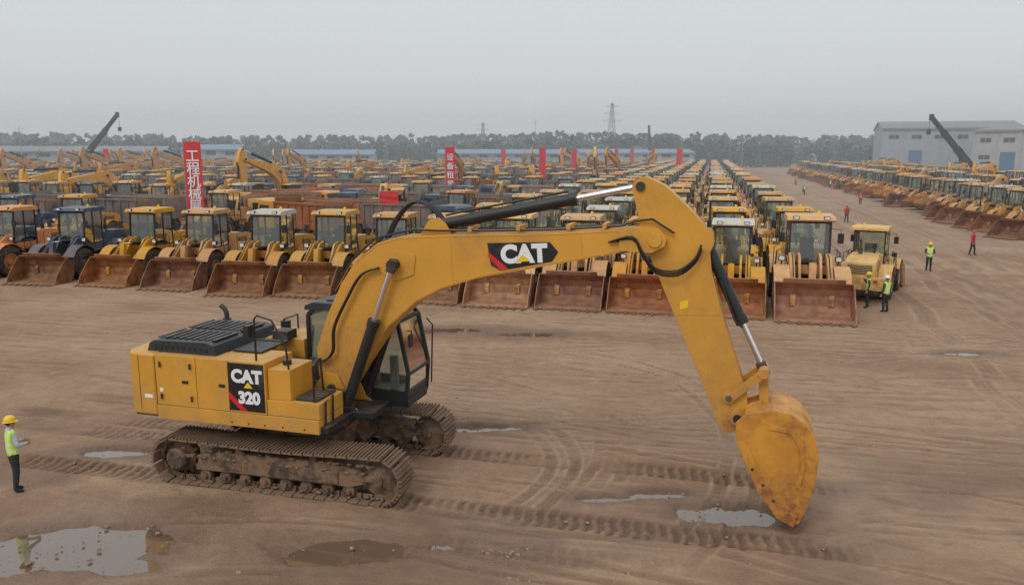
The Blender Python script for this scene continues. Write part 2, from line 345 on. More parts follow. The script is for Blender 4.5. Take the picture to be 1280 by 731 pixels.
def hero_excavator():
    ex=empty('excavator',(OX,OY,0),TR)
    T=MB();F=MB()
    for y in (-1.41,1.41): tracks(T,F,y)
    for sg in (-1,1):
        F.prism([(-1.1,.5),(-.75,.95),(.75,.95),(1.1,.5)],sg*1.18,sg*.35,M_frame)
    F.box((-.9,-.7,.55),(.9,.7,.98),M_frame)
    F.cyl((0,0,.98),(0,0,1.36),.85,.85,M_frame,32); F.cyl((0,0,1.1),(0,0,1.22),.93,.93,M_dark,32)
    T.obj('track_shoes',ex,.006,1); F.obj('undercarriage_frame',ex,.012,2)
    mb={k:MB() for k in('boom','stick','bucket','hyd')}
    FB,FS,FK=assembly(mb,hero=True)
    mb['boom'].obj('boom',ex,.03,3,UR); mb['stick'].obj('stick',ex,.022,3,UR); mb['bucket'].obj('bucket',ex,.012,2,UR); mb['hyd'].obj('hydraulic_cylinders',ex,.006,1,UR)
    H=MB()
    for k,yy in enumerate((-.24,-.17,.17,.24)):
        H.tube([(.8,yy,4.05),(1.25,yy,4.72),(1.8,yy,5.2),(2.4,yy,5.36),(2.75,yy,5.42),(3.2,yy,5.41),(4.4,yy,5.44),(5.6,yy,5.49),(6.9,yy,5.6),(7.2,yy,5.7),(7.5,yy*1.2,5.75),(7.9,yy*1.2,5.5)],.022,M_rubber if k!=1 else M_yboom)
    for x in (3.9,4.9,5.9,6.6): H.box((x-.04,-.28,5.41+(x-3.9)*.05),(x+.04,.28,5.50+(x-3.9)*.05),M_yboom)
    for k,yy in enumerate((-.1,.02,.12)):
        H.tube([(2.0+1.35*t, yy, 5.2+.62*math.sin(math.pi*min(1,t*1.05))**.8+.3*t) for t in np.linspace(0,1,12)],.024,M_rubber)
    for k,(dx,yy) in enumerate(((0,-.33),(.05,-.37),(.1,-.41))):
        H.tube(spline([(6.7,yy+.02,5.3),(7.15,yy,5.32+dx),(7.35,yy-.03,5.05+dx),(7.6,yy-.03,4.75+dx),(8.0,yy,4.72+dx),(8.3,yy+.05,4.95+dx),(8.4,yy+.1,5.2+dx)]),.02,M_rubber)
    for k,yy in enumerate((-.36,-.42)):
        H.tube(spline([(1.95,yy,4.62),(1.55,yy-.02,4.45),(1.2,yy-.04,3.9),(.9,yy-.05,3.3),(.85,yy-.04,2.8),(.6,yy,2.55),(.3,yy,2.6)]),.024,M_rubber)
    H.tube([(8.6,-.0,5.1),(8.85,-.12,4.4),(9.05,-.13,3.9),(9.2,-.1,3.75)],.018,M_rubber)
    H.obj('hydraulic_hoses',ex,0,1,UR)
    Y=M_ypaint
    D=MB(); D.prism([(-3.35,-1.55),(1.3,-1.55),(1.3,-.5),(1.75,-.45),(1.75,.45),(2.15,.5),(2.15,1.6),(-3.35,1.6)],1.36,1.5,M_black,'z')
    D.box((-.9,-.5,1.5),(1.3,-.36,1.95),M_dark); D.box((-.9,.36,1.5),(1.3,.44,2.3),M_dark)
    D.box((-1.1,-.5,1.5),(-.3,.44,2.35),M_dark)
    for i in range(5): D.cyl((-.25+i*.12,-.2+.1*(i%3),1.5),(-.25+i*.12,-.2+.1*(i%3),2.0),.05,.05,M_dark)
    for sg in (-1,1): D.prism([(.3,1.5),(.35,2.0),(.6,2.3),(.9,2.25),(1.2,1.6),(1.35,1.5)],sg*.33,sg*.37,Y)
    D.cyl((FOOT[0],-.42,FOOT[1]),(FOOT[0],.42,FOOT[1]),.1,.1,M_dark)
    D.obj('swing_deck',ex,.01,1,UR)
    W=MB()
    out=[(-2.75,-1.6)]
    for i in range(7):
        t=R(90*i/6); out.append((-3.2-.38*math.sin(t),-1.22-.38*math.cos(t)))
    for i in range(1,6): 
        yy=-1.22+2.44*i/6; out.append((-3.58-.12*math.cos(yy/1.22*math.pi/2),yy))
    for i in range(7):
        t=R(90*i/6); out.append((-3.2-.38*math.cos(t),1.22+.38*math.sin(t)))
    out.append((-2.75,1.6))
    W.prism([p for p in out],1.38,2.76,Y,'z')
    W.obj('counterweight',ex,.07,4,UR)
    B=MB()
    g=.012
    B.box((-2.75+g,-1.6,1.66),(-1.73,-1.0,2.75),Y); B.box((-1.73+g,-1.6,1.66),(-.95,-1.0,2.75),Y)
    B.box((-.95+g,-1.6,1.66),(-.07,-1.0,2.75),Y)
    B.box((-2.75+g,-1.615,1.36),(1.13,-1.0,1.65),Y)
    B.box((-2.72,-1.0+.001,1.5),(-1.2,1.0,2.74),Y); B.box((-1.2+g,-.999,1.5),(-.08,-.52,2.735),Y)
    B.box((-2.75+g,1.001,1.4),(-1.5,1.6,2.75),Y); B.box((-1.5+g,.5,1.4),(-.4,1.6,2.75),Y)
    B.box((-.07+g,-1.58,1.66),(1.13,-.58,1.98),Y)
    B.box((.9,-.999,1.36),(1.13,-.58,1.65),Y)
    B.box((-.07+g,-1.52,1.985),(.46,-.62,2.62),Y)
    B.box((.52,-1.45,1.985),(1.02,-.68,2.03),M_dark)
    for i in range(5): B.box((.53,-1.42+i*.15,2.03),(1.01,-1.39+i*.15,2.045),M_black)
    B.cyl((.15,-1.1,2.62),(.15,-1.1,2.72),.09,.09,M_black)
    B.obj('house_body',ex,.045,3,UR)
    S=MB()
    for x in (-3.16,-2.738): S.box((x-.006,-1.603,1.5),(x+.006,-1.59,2.7),M_black)
    for x,z in ((-2.0,2.2),(-1.1,2.2)): S.box((x-.07,-1.62,z-.03),(x+.07,-1.6,z+.03),M_black)
    for x in (-2.6,-1.85): 
        for z in (1.85,2.55): S.cyl((x,-1.63,z-.06),(x,-1.63,z+.06),.02,.02,M_dark,8)
    S.box((-3.05,-1.606,1.78),(-2.85,-1.6,1.86),M_white); S.box((-2.65,-1.606,1.95),(-2.57,-1.6,2.03),M_white)
    for x in (-.9,-.5,-.12,.3,.8): S.cyl((x,-1.63,1.44),(x,-1.61,1.44),.018,.018,M_dark,6)
    S.prism([(-.935,1.70),(-.095,1.70),(-.095,2.71),(-.935,2.71)],-1.607,-1.6005,M_decblk)
    S.prism([(-.935,1.95),(-.935,2.1),(-.5,1.70),(-.66,1.70)],-1.6115,-1.6075,M_red)
    S.prism([(-.57,2.20),(-.36,2.20),(-.465,2.33)],-1.6175,-1.6145,M_dyel)
    S.obj('panel_trim',ex,0,1,UR)
    text('CAT',.36,M_white,(-.50,-1.611,2.43),(R(90),0,0),'side_lettering',ex,off=.02)
    text('320',.34,M_white,(-.46,-1.611,1.98),(R(90),0,0),'side_number',ex,off=.018)
    for o in ex.children:
        if o.name.startswith('side_'):
            v=Matrix.Rotation(UR,3,'Z')@Vector(o.location); o.location=v; o.rotation_euler=(R(90),0,UR)
    Hd=MB()
    Hd.prism([(-3.1,2.74),(-3.02,2.94),(-2.9,3.0),(-1.6,3.02),(-1.42,2.96),(-1.36,2.74)],-1.38,.85,M_hood)
    for i in range(9):
        x=-2.95+i*.17; Hd.box((x,-1.2,3.015),(x+.09,-.35,3.04),M_black); Hd.box((x,-.2,3.015),(x+.09,.65,3.04),M_black)
    for i in range(10): Hd.box((-2.9+i*.14,-1.39,2.8),(-2.83+i*.14,-1.375,2.92),M_black)
    Hd.box((-1.3,-.9,2.75),(-.6,.2,2.79),M_hood); Hd.box((-1.1,.3,2.75),(-.7,.7,2.95),M_dark)
    Hd.obj('engine_hood',ex,.03,2,UR)
    X=MB()
    X.cyl((-2.75,.95,2.75),(-2.75,.95,3.02),.1,.1,M_dark); X.tube([(-2.75,.95,3.0),(-2.75,.95,3.15),(-2.8,.95,3.25),(-2.9,.95,3.32)],.06,M_dark,10)
    X.cyl((-1.3,1.2,2.75),(-1.3,1.2,3.0),.12,.12,M_black)
    X.obj('exhaust_pipe',ex,0,1,UR)
    Rl=MB()
    def rail(pts,r=.022): Rl.tube(pts,r,M_black,8)
    rail([(-.35,-1.45,2.72),(-.35,-1.45,3.62),(-.28,-1.45,3.7),(.05,-1.45,3.62),(.35,-1.45,3.1),(.4,-1.45,2.62)])
    rail([(-.35,-1.45,3.2),(.32,-1.45,3.2)])
    rail([(.98,-1.5,2.0),(.98,-1.5,2.75),(.9,-1.2,2.8),(.8,-.9,2.75),(.8,-.8,2.0)])
    rail([(1.16,-1.4,1.3),(1.18,-1.4,2.0),(1.18,-1.1,2.05),(1.16,-1.1,1.3)])
    rail([(-1.15,.9,2.75),(-1.15,.9,3.1),(-1.15,1.5,3.1),(-1.15,1.5,2.75)])
    Rl.box((-.52,-1.6,3.25),(-.40,-1.42,3.5),M_black)
    Rl.obj('handrails',ex,0,1,UR)
    C=MB(); y1,y2=.47,1.62
    prof=[(-.25,1.5),(2.12,1.5),(2.18,2.15),(1.95,3.3),(1.75,3.5),(-.08,3.5),(-.25,3.35)]
    for y in (y1,y2):
        n=len(prof)
        for i in range(n):
            p,q=prof[i],prof[(i+1)%n]; C.beam((p[0],y,p[1]),(q[0],y,q[1]),.07,.085,M_cabblk)
        C.beam((.75,y,1.5),(.75,y,3.5),.06,.07,M_cabblk)
        C.prism([(-.22,1.52),(2.1,1.52),(2.13,1.75),(.75,1.78),(.7,1.9),(-.22,1.9)],y-.03,y+.03,M_cabblk)
    for p in prof: C.beam((p[0],y1,p[1]),(p[0],y2,p[1]),.08,.08,M_cabblk,side=(1,0,0))
    C.prism([(-.32,3.46),(1.8,3.46),(1.9,3.52),(1.75,3.62),(-.1,3.64),(-.3,3.56)],y1-.05,y2+.05,M_hood)
    C.box((.1,.7,3.635),(1.2,1.4,3.67),M_hood)
    C.box((-.26,y1,1.5),(-.2,y2,2.2),M_cabblk); C.box((-.2,y1+.035,1.5),(2.1,y2-.035,1.56),M_trim)
    C.prism([(2.09,1.5),(2.14,1.5),(2.17,1.75),(2.13,1.75)],y1,y2,M_cabblk)
    C.box((.25,.85,1.9),(.85,1.3,2.05),M_seat); C.prism([(.2,1.95),(.4,1.95),(.25,2.9),(.08,2.9)],.85,1.3,M_seat); C.box((.08,.95,2.92),(.2,1.2,3.1),M_seat)
    C.box((.3,.85,1.56),(.8,1.3,1.9),M_trim); C.box((.3,.6,1.56),(1.0,.78,2.15),M_trim); C.box((.3,1.36,1.56),(1.0,1.5,2.15),M_trim); C.box((1.7,.55,1.56),(1.88,.65,2.5),M_trim)
    for yy in (.69,1.43): C.cyl((.9,yy,2.15),(.95,yy,2.4),.02,.03,M_black,8)
    C.tube([(2.15,.55,3.1),(2.3,.4,3.15),(2.32,.35,3.0)],.018,M_black); C.box((2.28,.26,2.8),(2.33,.44,3.08),M_black)
    C.box((1.8,.6,3.55),(1.92,.75,3.66),M_lamp); C.box((1.8,1.3,3.55),(1.92,1.45,3.66),M_lamp)
    C.tube([(2.2,1.75,1.6),(2.25,1.75,3.0),(2.1,1.75,3.15)],.02,M_black)
    C.obj('cab',ex,.012,2,UR)
    Gl=MB(); ins=[(-.2,1.9),(.7,1.9),(.7,3.45),(-.07,3.45),(-.2,3.3)]; ins2=[(.8,1.77),(2.1,1.77),(2.12,2.15),(1.9,3.28),(1.72,3.45),(.8,3.45)]
    for y in (y1,y2):
        for s_ in (ins,ins2): Gl.add([(p[0],y,p[1]) for p in s_],[tuple(range(len(s_)))],M_glass)
    Gl.add([(2.155,y1+.05,1.78),(2.155,y2-.05,1.78),(2.175,y2-.05,2.15),(2.175,y1+.05,2.15)],[(0,1,2,3)],M_glass)
    Gl.add([(2.175,y1+.05,2.155),(2.175,y2-.05,2.155),(1.95,y2-.05,3.28),(1.95,y1+.05,3.28)],[(0,1,2,3)],M_glass)
    Gl.add([(-.25,y1+.05,2.2),(-.25,y2-.05,2.2),(-.25,y2-.05,3.3),(-.25,y1+.05,3.3)],[(0,1,2,3)],M_glass)
    Gl.obj('cab_windows',ex,0,1,UR)
    S=MB()
    S.prism([(4.28,5.2),(5.55,5.26),(5.72,5.07),(5.6,4.88),(4.55,4.66),(4.36,4.76)],-.3165,-.3125,M_decblk)
    S.prism([(4.3,5.03),(4.31,4.92),(4.55,4.67),(4.72,4.70)],-.321,-.3175,M_red)
    S.prism([(4.86,4.84),(5.17,4.88),(5.01,5.0)],-.328,-.3255,M_dyel)
    S.prism([(8.05,4.05),(8.2,4.1),(8.2,4.25),(8.05,4.2)],-.206,-.2015,M_dyel)
    S.obj('boom_decal',ex,0,1,UR)
    t=text('CAT',.47,M_white,(0,0,0),(0,0,0),'boom_lettering',ex,off=.027)
    t.location=Matrix.Rotation(UR,3,'Z')@Vector((5.03,-.3215,5.0)); t.rotation_euler=(Matrix.Rotation(UR,3,'Z')@Matrix.Rotation(R(-4),3,'Y')@Matrix.Rotation(R(90),3,'X')).to_euler()
    return ex
hero_excavator()
# ------------------------------------------------------------------ WHEEL LOADER (x forward)
def wheel(B,x,y,r,w,side,paint,lugs=18):
    h=w/2
    B.lathe([(r*.5,-h*.85),(r*.72,-h),(r*.92,-h*.97),(r*.97,-h*.8),(r*.97,h*.8),(r*.92,h*.97),(r*.72,h),(r*.5,h*.85)],(x,y,r),M_tyre,28)
    s=side
    B.lathe([(r*.52,s*h*.9),(r*.49,s*h*.93),(r*.47,s*h*.6),(r*.3,s*h*.45),(r*.22,s*h*.5),(r*.2,s*h*.85),(0,s*h*.88)],(x,y,r),paint,20)
    B.cyl((x,y-h*.3,r),(x,y+h*.3,r),r*.52,r*.52,M_dark,20)
    for k in range(lugs):
        for q in (-1,1):
            t=2*math.pi*(k+(.5 if q>0 else 0))/lugs
            M=Matrix.Translation((x,y,r))@Matrix.Rotation(t,4,'Y')@Matrix.Translation((r*.955,0,0))@Matrix.Rotation(R(28)*q,4,'X')
            B.box((0,min(0.02*q,q*h*.95),-r*.055),(r*.05,max(.02*q,q*h*.95),r*.055),M_tyre,M)
def arcpoly(cx,cz,r0,r1,a0,a1,n=8):
    o=[(cx+r1*math.cos(R(a0+(a1-a0)*i/n)),cz+r1*math.sin(R(a0+(a1-a0)*i/n))) for i in range(n+1)]
    i_=[(cx+r0*math.cos(R(a0+(a1-a0)*i/n)),cz+r0*math.sin(R(a0+(a1-a0)*i/n))) for i in range(n+1)]
    return o+i_[::-1]
def loader(paint,name,raised=0,roof=None,bucket=None):
    B=MB(); fx,rx=1.55,-1.75; roof=roof or paint; RB=bucket or M_rust
    for x in (fx,rx):
        for s in (-1,1): wheel(B,x,s*1.12,.86,.60,s,paint)
        B.cyl((x,-1.1,.86),(x,1.1,.86),.17,.17,M_dark,10)
    bo=[(4.2,.04),(3.0,.04),(2.72,.16),(2.58,.42),(2.56,.8),(2.7,1.15),(2.98,1.42)]
    bi=[(4.2,.075),(3.02,.09),(2.77,.2),(2.64,.44),(2.62,.8),(2.75,1.12),(3.01,1.38)]
    M=None; W=1.44
    if raised: M=Matrix.Translation((2.6,0,.5))@Matrix.Rotation(-raised,4,'Y')@Matrix.Translation((-2.6,0,-.5+raised*.3))
    for i in range(len(bo)-1): B.prism([bo[i],bo[i+1],bi[i+1],bi[i]],-W,W,RB,M=M)
    for s in (-1,1): B.prism([(4.1,.03)]+bo[1:]+[(3.3,1.15),(3.85,.5)],s*(W+.002),s*(W+.04),RB,M=M)
    B.box((4.1,-W-.04,.02),(4.34,W+.04,.065),M_lip,M)
    B.prism([(2.93,1.40),(3.03,1.38),(3.12,1.56),(3.06,1.58)],-1.15,1.15,RB,M=M)
    for i in range(8):
        y=-W+.12+i*(2*W-.24)/7; B.prism([(4.2,.03),(4.2,.11),(4.5,.05),(4.5,.03)],y-.06,y+.06,M_lip,M=M)
    for s in (-1,1):
        B.prism([(2.5,.4),(2.72,.42),(2.74,.7),(2.35,1.3),(1.3,2.18),(.8,2.3),(.62,2.1),(.72,1.85),(1.15,1.78),(1.95,1.05),(2.25,.6)],s*.62,s*.82,paint)
        B.cyl((.95,s*.5,1.05),(1.95,s*.5,1.35),.09,.09,M_black,10)
        B.prism([(.45,.75),(1.9,.75),(1.75,1.25),(1.15,2.2),(.65,2.3),(.45,1.6)],s*.36,s*.46,paint)
        B.prism(arcpoly(fx,.86,.98,1.03,25,150),s*.84,s*1.46,paint)
        B.prism(arcpoly(rx,.86,.98,1.04,20,165),s*.78,s*1.44,paint)
        B.box((1.0,s*1.1-.13,2.0),(1.16,s*1.1+.13,2.22),M_black); B.box((1.16,s*1.1-.1,2.03),(1.175,s*1.1+.1,2.19),M_lamp); B.cyl((1.05,s*1.1,1.7),(1.05,s*1.1,2.0),.03,.03,M_black,6)
        B.tube([(.9,s*.7,2.28),(1.3,s*.7,2.25),(2.2,s*.7,1.5)],.022,M_rubber,5)
    B.box((1.9,-.62,1.05),(2.12,.62,1.27),paint)
    B.prism([(2.05,2.05),(2.3,2.1),(2.42,1.4),(2.62,.95),(2.45,.85),(2.15,1.3)],-.13,.13,paint)
    B.cyl((.8,0,1.95),(1.6,0,2.03),.1,.1,M_black,12); B.cyl((1.6,0,2.03),(2.18,0,2.05),.05,.05,M_chrome,10)
    B.box((.3,-.4,.6),(2.1,.4,1.1),M_dark)
    B.box((-3.3,-.42,.62),(.2,.42,1.3),M_dark)
    B.prism([(-.85,1.3),(-.85,2.3),(-1.2,2.42),(-3.1,2.3),(-3.6,2.12),(-3.78,1.5),(-3.7,1.2),(-1,1.15)],-.76,.76,paint)
    for s in (-1,1):
        B.box((-2.9,s*.765-.01,1.62),(-1.9,s*.765+.01,2.1),M_black)
        for i in range(6): B.box((-2.88,s*.78-.008,1.65+i*.075),(-1.92,s*.78+.008,1.675+i*.075),paint)
    B.prism([(-3.68,1.55),(-3.80,1.55),(-3.66,2.0),(-3.58,2.02)],-.6,.6,M_black)
    for i in range(5): B.box((-3.80+.025*i,-.58,1.6+i*.085),(-3.79+.025*i,.58,1.625+i*.085),paint)
    B.box((-4.0,-1.2,.75),(-3.45,1.2,1.4),paint); B.box((-4.03,-.95,1.15),(-4.0,-.75,1.3),M_red); B.box((-4.03,.75,1.15),(-4.0,.95,1.3),M_red)
    B.cyl((-1.75,.3,2.3),(-1.75,.3,2.7),.11,.11,M_dark,12); B.tube([(-1.75,.3,2.7),(-1.75,.3,3.05),(-1.88,.3,3.2)],.06,M_dark,8)
    B.cyl((-1.35,-.35,2.35),(-1.35,-.35,2.7),.05,.05,M_dark,8); B.cyl((-1.35,-.35,2.7),(-1.35,-.35,2.95),.14,.12,M_black,12)
    for s in (-1,1):
        B.box((-.85,s*1.05-.27,1.42),(.6,s*1.05+.27,1.48),M_dark); B.box((-.75,s*1.05-.22,.95),(-.1,s*1.05+.2,1.42),paint)
        for z in (.55,.8,1.05,1.3): B.box((.1,s*1.28-.04,z),(.5,s*1.28+.04,z+.03),M_black)
        for x in (.1,.5): B.tube([(x,s*1.3,.5),(x,s*1.3,1.5),(x,s*1.25,2.3),(x,s*1.05,2.4)],.018,M_black,5)
        B.tube([(-.85,s*1.3,1.48),(-.85,s*1.3,2.3),(-2.4,s*.8,2.6),(-2.4,s*.74,2.3)],.018,M_black,5)
    hw=.84
    B.box((-.82,-hw,1.32),(.72,hw,1.85),M_cabblk)
    B.box((-.7,-hw-.012,1.42),(.6,hw+.012,1.8),paint); B.box((.715,-.7,1.42),(.735,.7,1.8),paint)
    for s in (-1,1):
        for (x0,x1) in ((-.8,-.8),(-.05,-.05),(.72,.58)): B.beam((x0,s*(hw-.05),1.83),(x1,s*(hw-.05),3.62),.075,.09,M_cabblk)
        B.add([(-.78,s*(hw-.03),1.86),(.68,s*(hw-.03),1.86),(.6,s*(hw-.03),3.58),(-.78,s*(hw-.03),3.58)],[(0,1,2,3)],M_wglass)
        B.tube([(.62,s*.8,3.3),(.95,s*1.15,3.3),(.95,s*1.15,3.1)],.016,M_black,5); B.box((.93,s*1.15-.12,2.75),(.97,s*1.15+.12,3.15),M_black)
    B.beam((.72,-hw+.05,1.87),(.72,hw-.05,1.87),.06,.06,M_cabblk,side=(1,0,0)); B.beam((.58,-hw+.05,3.56),(.58,hw-.05,3.56),.09,.1,M_cabblk,side=(1,0,0)); B.beam((-.8,-hw+.05,3.56),(-.8,hw-.05,3.56),.09,.1,M_cabblk,side=(1,0,0))
    B.add([(.705,-hw+.09,1.87),(.705,hw-.09,1.87),(.57,hw-.09,3.55),(.57,-hw+.09,3.55)],[(0,1,2,3)],M_wglass)
    B.add([(-.795,-hw+.09,2.3),(-.795,hw-.09,2.3),(-.795,hw-.09,3.55),(-.795,-hw+.09,3.55)],[(0,1,2,3)],M_wglass)
    B.box((-.45,-.28,1.85),(.05,.28,2.15),M_seat); B.box((-.55,-.27,2.15),(-.4,.27,2.85),M_seat); B.box((.35,-.2,1.85),(.5,.2,2.5),M_seat)
    B.lathe([(.17,-.012),(.19,0),(.17,.012)],(.3,0,2.55),M_black,12)
    B.prism([(-.98,3.6),(.78,3.6),(.86,3.66),(.7,3.80),(-.85,3.84),(-.98,3.74)],-hw-.1,hw+.1,roof)
    for y in (-.6,.6): B.box((.72,y-.12,3.68),(.84,y+.12,3.82),M_black); B.box((.84,y-.1,3.7),(.85,y+.1,3.8),M_lamp)
    B.cyl((-.3,.4,3.82),(-.3,.4,3.98),.07,.06,M_dyel,10)
    return B.mesh(name,.018,1,bake=True)
def recolor(me,old,new,name):
    m2=me.copy(); m2.name=name
    for i,m in enumerate(m2.materials):
        if m==old: m2.materials[i]=new
    return m2
M_roofw=mat('pale_cab_roof',(.55,.53,.45),.5,var=.1,ns=1,dirt=(.36,.25,.15),damt=.6,top=.3,rnd=.15)
L_y=loader(M_lp,'wheel_loader_yellow')
L_w=loader(M_lp,'wheel_loader_pale_roof',roof=M_roofw)
L_y2=loader(M_lp,'wheel_loader_tilted',.45,bucket=M_lp)
L_o=recolor(L_y,M_lp,M_lpo,'wheel_loader_orange'); L_b=recolor(L_y,M_lp,M_lpb,'wheel_loader_blue'); L_g=recolor(L_w,M_lp,M_lpg,'wheel_loader_faded')
def bg_exc(name,rb,rs,rk):
    B=MB()
    for y in (-1.35,1.35): tracks(B,B,y,False)
    B.box((-.9,-1.2,.5),(.9,1.2,.95),M_frame); B.cyl((0,0,.9),(0,0,1.36),.85,.85,M_dark,20)
    FB,FS,FK=assembly({k:B for k in('boom','stick','bucket','hyd')},rb,rs,rk)
    B.prism([(-3.3,-1.55),(-3.6,-1.1),(-3.65,0),(-3.6,1.1),(-3.3,1.55),(-2.6,1.55),(-2.6,-1.55)],1.38,2.7,M_lp,'z')
    B.box((-2.59,-1.55,1.38),(-.1,1.55,2.6),M_lp); B.box((-.1,-1.55,1.38),(1.0,-.55,1.95),M_lp)
    B.box((-2.9,-1.2,2.6),(-1.4,.7,2.9),M_hood); B.box((-.6,-.5,1.38),(1.3,.42,1.9),M_dark)
    B.box((-1.9,-1.56,1.6),(-.9,1.56,2.4),M_black)
    B.prism([(-.09,1.4),(2.1,1.4),(2.15,2.1),(-.09,2.1)],.47,1.6,M_lp)
    for y in (.5,1.57):
        for p,q in (((2.13,2.1),(1.8,3.45)),((-.05,2.1),(-.05,3.45)),((.75,2.1),(.75,3.45))): B.beam((p[0],y,p[1]),(q[0],y,q[1]),.08,.1,M_cabblk)
        B.prism([(0,2.1),(2.1,2.1),(1.78,3.45),(0,3.45)],y-.005,y+.005,M_wglass)
    B.prism([(-.15,3.42),(1.9,3.42),(1.75,3.56),(-.1,3.58)],.44,1.63,M_lp)
    B.box((.2,.8,1.9),(.6,1.3,2.9),M_seat)
    return B.mesh(name,.02,1,bake=True)
X1=bg_exc('parked_excavator_a',R(-12),R(-42),R(-20)); X2=bg_exc('parked_excavator_b',R(8),R(-25),R(-40)); X3=bg_exc('parked_excavator_c',R(-30),R(-28),R(10))
def truck(name,bed,cabm):
    B=MB()
    for x in (2.9,-1.2,-2.6):
        for s in (-1,1): wheel(B,x,s*1.05,.56,.42,s,M_dark,0)
        B.cyl((x,-1,.56),(x,1,.56),.12,.12,M_dark,8)
    B.box((-3.6,-.45,.75),(3.9,.45,1.1),M_dark)
    B.prism([(2.15,1.0),(4.2,1.0),(4.22,2.0),(4.0,2.9),(3.8,3.05),(2.15,3.05)],-1.22,1.22,cabm)
    B.prism([(4.235,2.05),(4.225,2.05),(4.02,2.82),(4.03,2.84)],-1.08,1.08,M_black)
    B.box((4.2,-1.1,1.1),(4.24,1.1,1.5),M_black); B.box((4.1,-1.25,.6),(4.35,1.25,1.0),cabm)
    for s in (-1,1):
        B.prism([(2.7,2.05),(3.95,2.05),(3.85,2.75),(2.7,2.75)],s*1.222,s*1.23,M_black)
        B.box((4.24,s*.9-.12,.72),(4.36,s*.9+.12,.88),M_lamp)
    B.box((-3.9,-1.25,1.15),(1.95,1.25,1.25),bed)
    for s in (-1,1):
        B.box((-3.9,s*1.25-.04,1.25),(1.95,s*1.25+.04,3.0),bed)
        for i in range(8): x=-3.8+i*.8; B.box((x,s*1.33-.05,1.2),(x+.1,s*1.33+.05,2.95),bed)
        B.box((-3.9,s*1.3-.09,2.95),(1.95,s*1.3+.09,3.08),bed)
    B.box((1.87,-1.21,1.25),(1.95,1.21,3.35),bed); B.box((-3.98,-1.25,1.2),(-3.9,1.25,2.95),bed)
    B.prism([(-3.8,1.3),(-3.6,2.2),(-2,2.75),(-.6,2.5),(.6,2.95),(1.8,2.2),(1.85,1.3)],-1.2,1.2,M_frame)
    return B.mesh(name,.02,1,bake=True)
T1=truck('dump_truck_rust',M_bed,M_lpo); T2=truck('dump_truck_grey',M_bedg,M_lpb); T3=truck('dump_truck_orange',M_bed,M_lp)
YAW=math.atan2(-G.y,-G.x)
def inview(x,y,m=.74): return y>5 and abs(x)<m*y+8
rr=random.Random(3)
def put(me,name,a,b,yaw=YAW,j=.3,sc_=None):
    x,y=yard(a+rr.uniform(-j,j)*.5,b+rr.uniform(-j,j))
    if not inview(x,y): return
    place(me,name,x,y,yaw+rr.uniform(-.05,.05)*(j/.3),(sc_ or rr.uniform(.97,1.03)))
row=[(4.5,L_y,1.08),(1.1,L_w,1),(-2.6,L_y,1),(-5.9,L_y,1.02),(-9.35,L_y,1.03),(-12.6,L_o,1),(-15.7,L_y,1),(-18.9,L_y,1.02),(-22.4,L_w,1.02),(-26.8,L_y,1),(-30.6,L_y,1),(-35.0,L_b,1),(-39.4,L_o,1),(-44,L_y,1)]
for a,k,s in row: put(k,'wheel_loader',a,38.5,j=.4 if a<-14 else .2,sc_=s)
cols=[4.5,1.0,-2.6,-6.0,-9.4,-12.8]
for ci,a in enumerate(cols):
    for r in range(1,27):
        b=38.5+r*9.3
        put(rr.choice([L_y,L_y,L_w,L_o,L_y2,L_y] if ci<4 else [L_y,L_o,L_g,L_y,L_y2,L_w]),'wheel_loader',a,b,j=.4)
# left block
def putT(a,b):
    k=rr.choice([T1,T2,T2,T2,T3]); put(k,'dump_truck',a-4,b-1.5,YAW+rr.choice([-.5,.5])*math.pi+rr.uniform(-.3,.3),j=.8)
b=48.6; r=0
pat='LTTLXTLTLXTTLXLTXLTLXTL'
while b<255:
    typ=pat[r%len(pat)]; a=-17.0
    while a>-.95*b-30:
        if a>-37 and b<86:
            if b>52:
                if rr.random()<.25: put(rr.choice([X3,L_y,L_o]),'wheel_loader',a-3,b,YAW+rr.uniform(-.4,.4))
                else: putT(a,b)
                if typ=='L': putT(a+rr.uniform(-1,1),b+4.8)
            a-=9.2; continue
        if typ=='L': k,n,st=rr.choice([L_y,L_y,L_o,L_w,L_b,L_y2]),'wheel_loader',4.0
        elif typ=='T': st=8.8
        else: k,n,st=rr.choice([X1,X2,X3,L_o,X1]),'parked_excavator',5.2
        if typ=='T': putT(a,b)
        else:
            if k in (L_y,L_y2,L_w,L_b,L_o): n='wheel_loader'
            if rr.random()>.05: put(k,n,a,b,YAW+(rr.uniform(-.5,.5) if typ=='X' else 0),j=.6)
        a-=st*rr.uniform(.95,1.12)
    b+={'L':9.4,'T':5.4,'X':10.5}[typ]; r+=1
    if pat[r%len(pat)]=='L' and typ=='T': b+=1.5
# right side of the road : mostly wheel loaders, excavators nearer the building
b=74
while b<262:
    for ai,a in enumerate((26.5,36.5,47,58)):
        if rr.random()<.06: continue
        if ai==3 and b>105: continue
        if ai==0: k=rr.choice([L_y,L_o,L_w,L_y,L_y2])
        elif ai==1: k=rr.choice([L_y,L_o,L_w,L_y,X3])
        else: k=rr.choice([X1,L_y,L_y,L_o,L_w,X3])
        isl=k in (L_y,L_o,L_w,L_y2)
        put(k,'wheel_loader' if isl else 'parked_excavator',a+rr.uniform(-.5,.5),b,yaw=math.atan2(-E.y,-E.x)+(.5 if isl else .9),j=.8)
    b+=4.7
x,y=yard(7.9,42.6); place(L_y,'wheel_loader',x,y,YAW+math.pi+R(-18),.88)
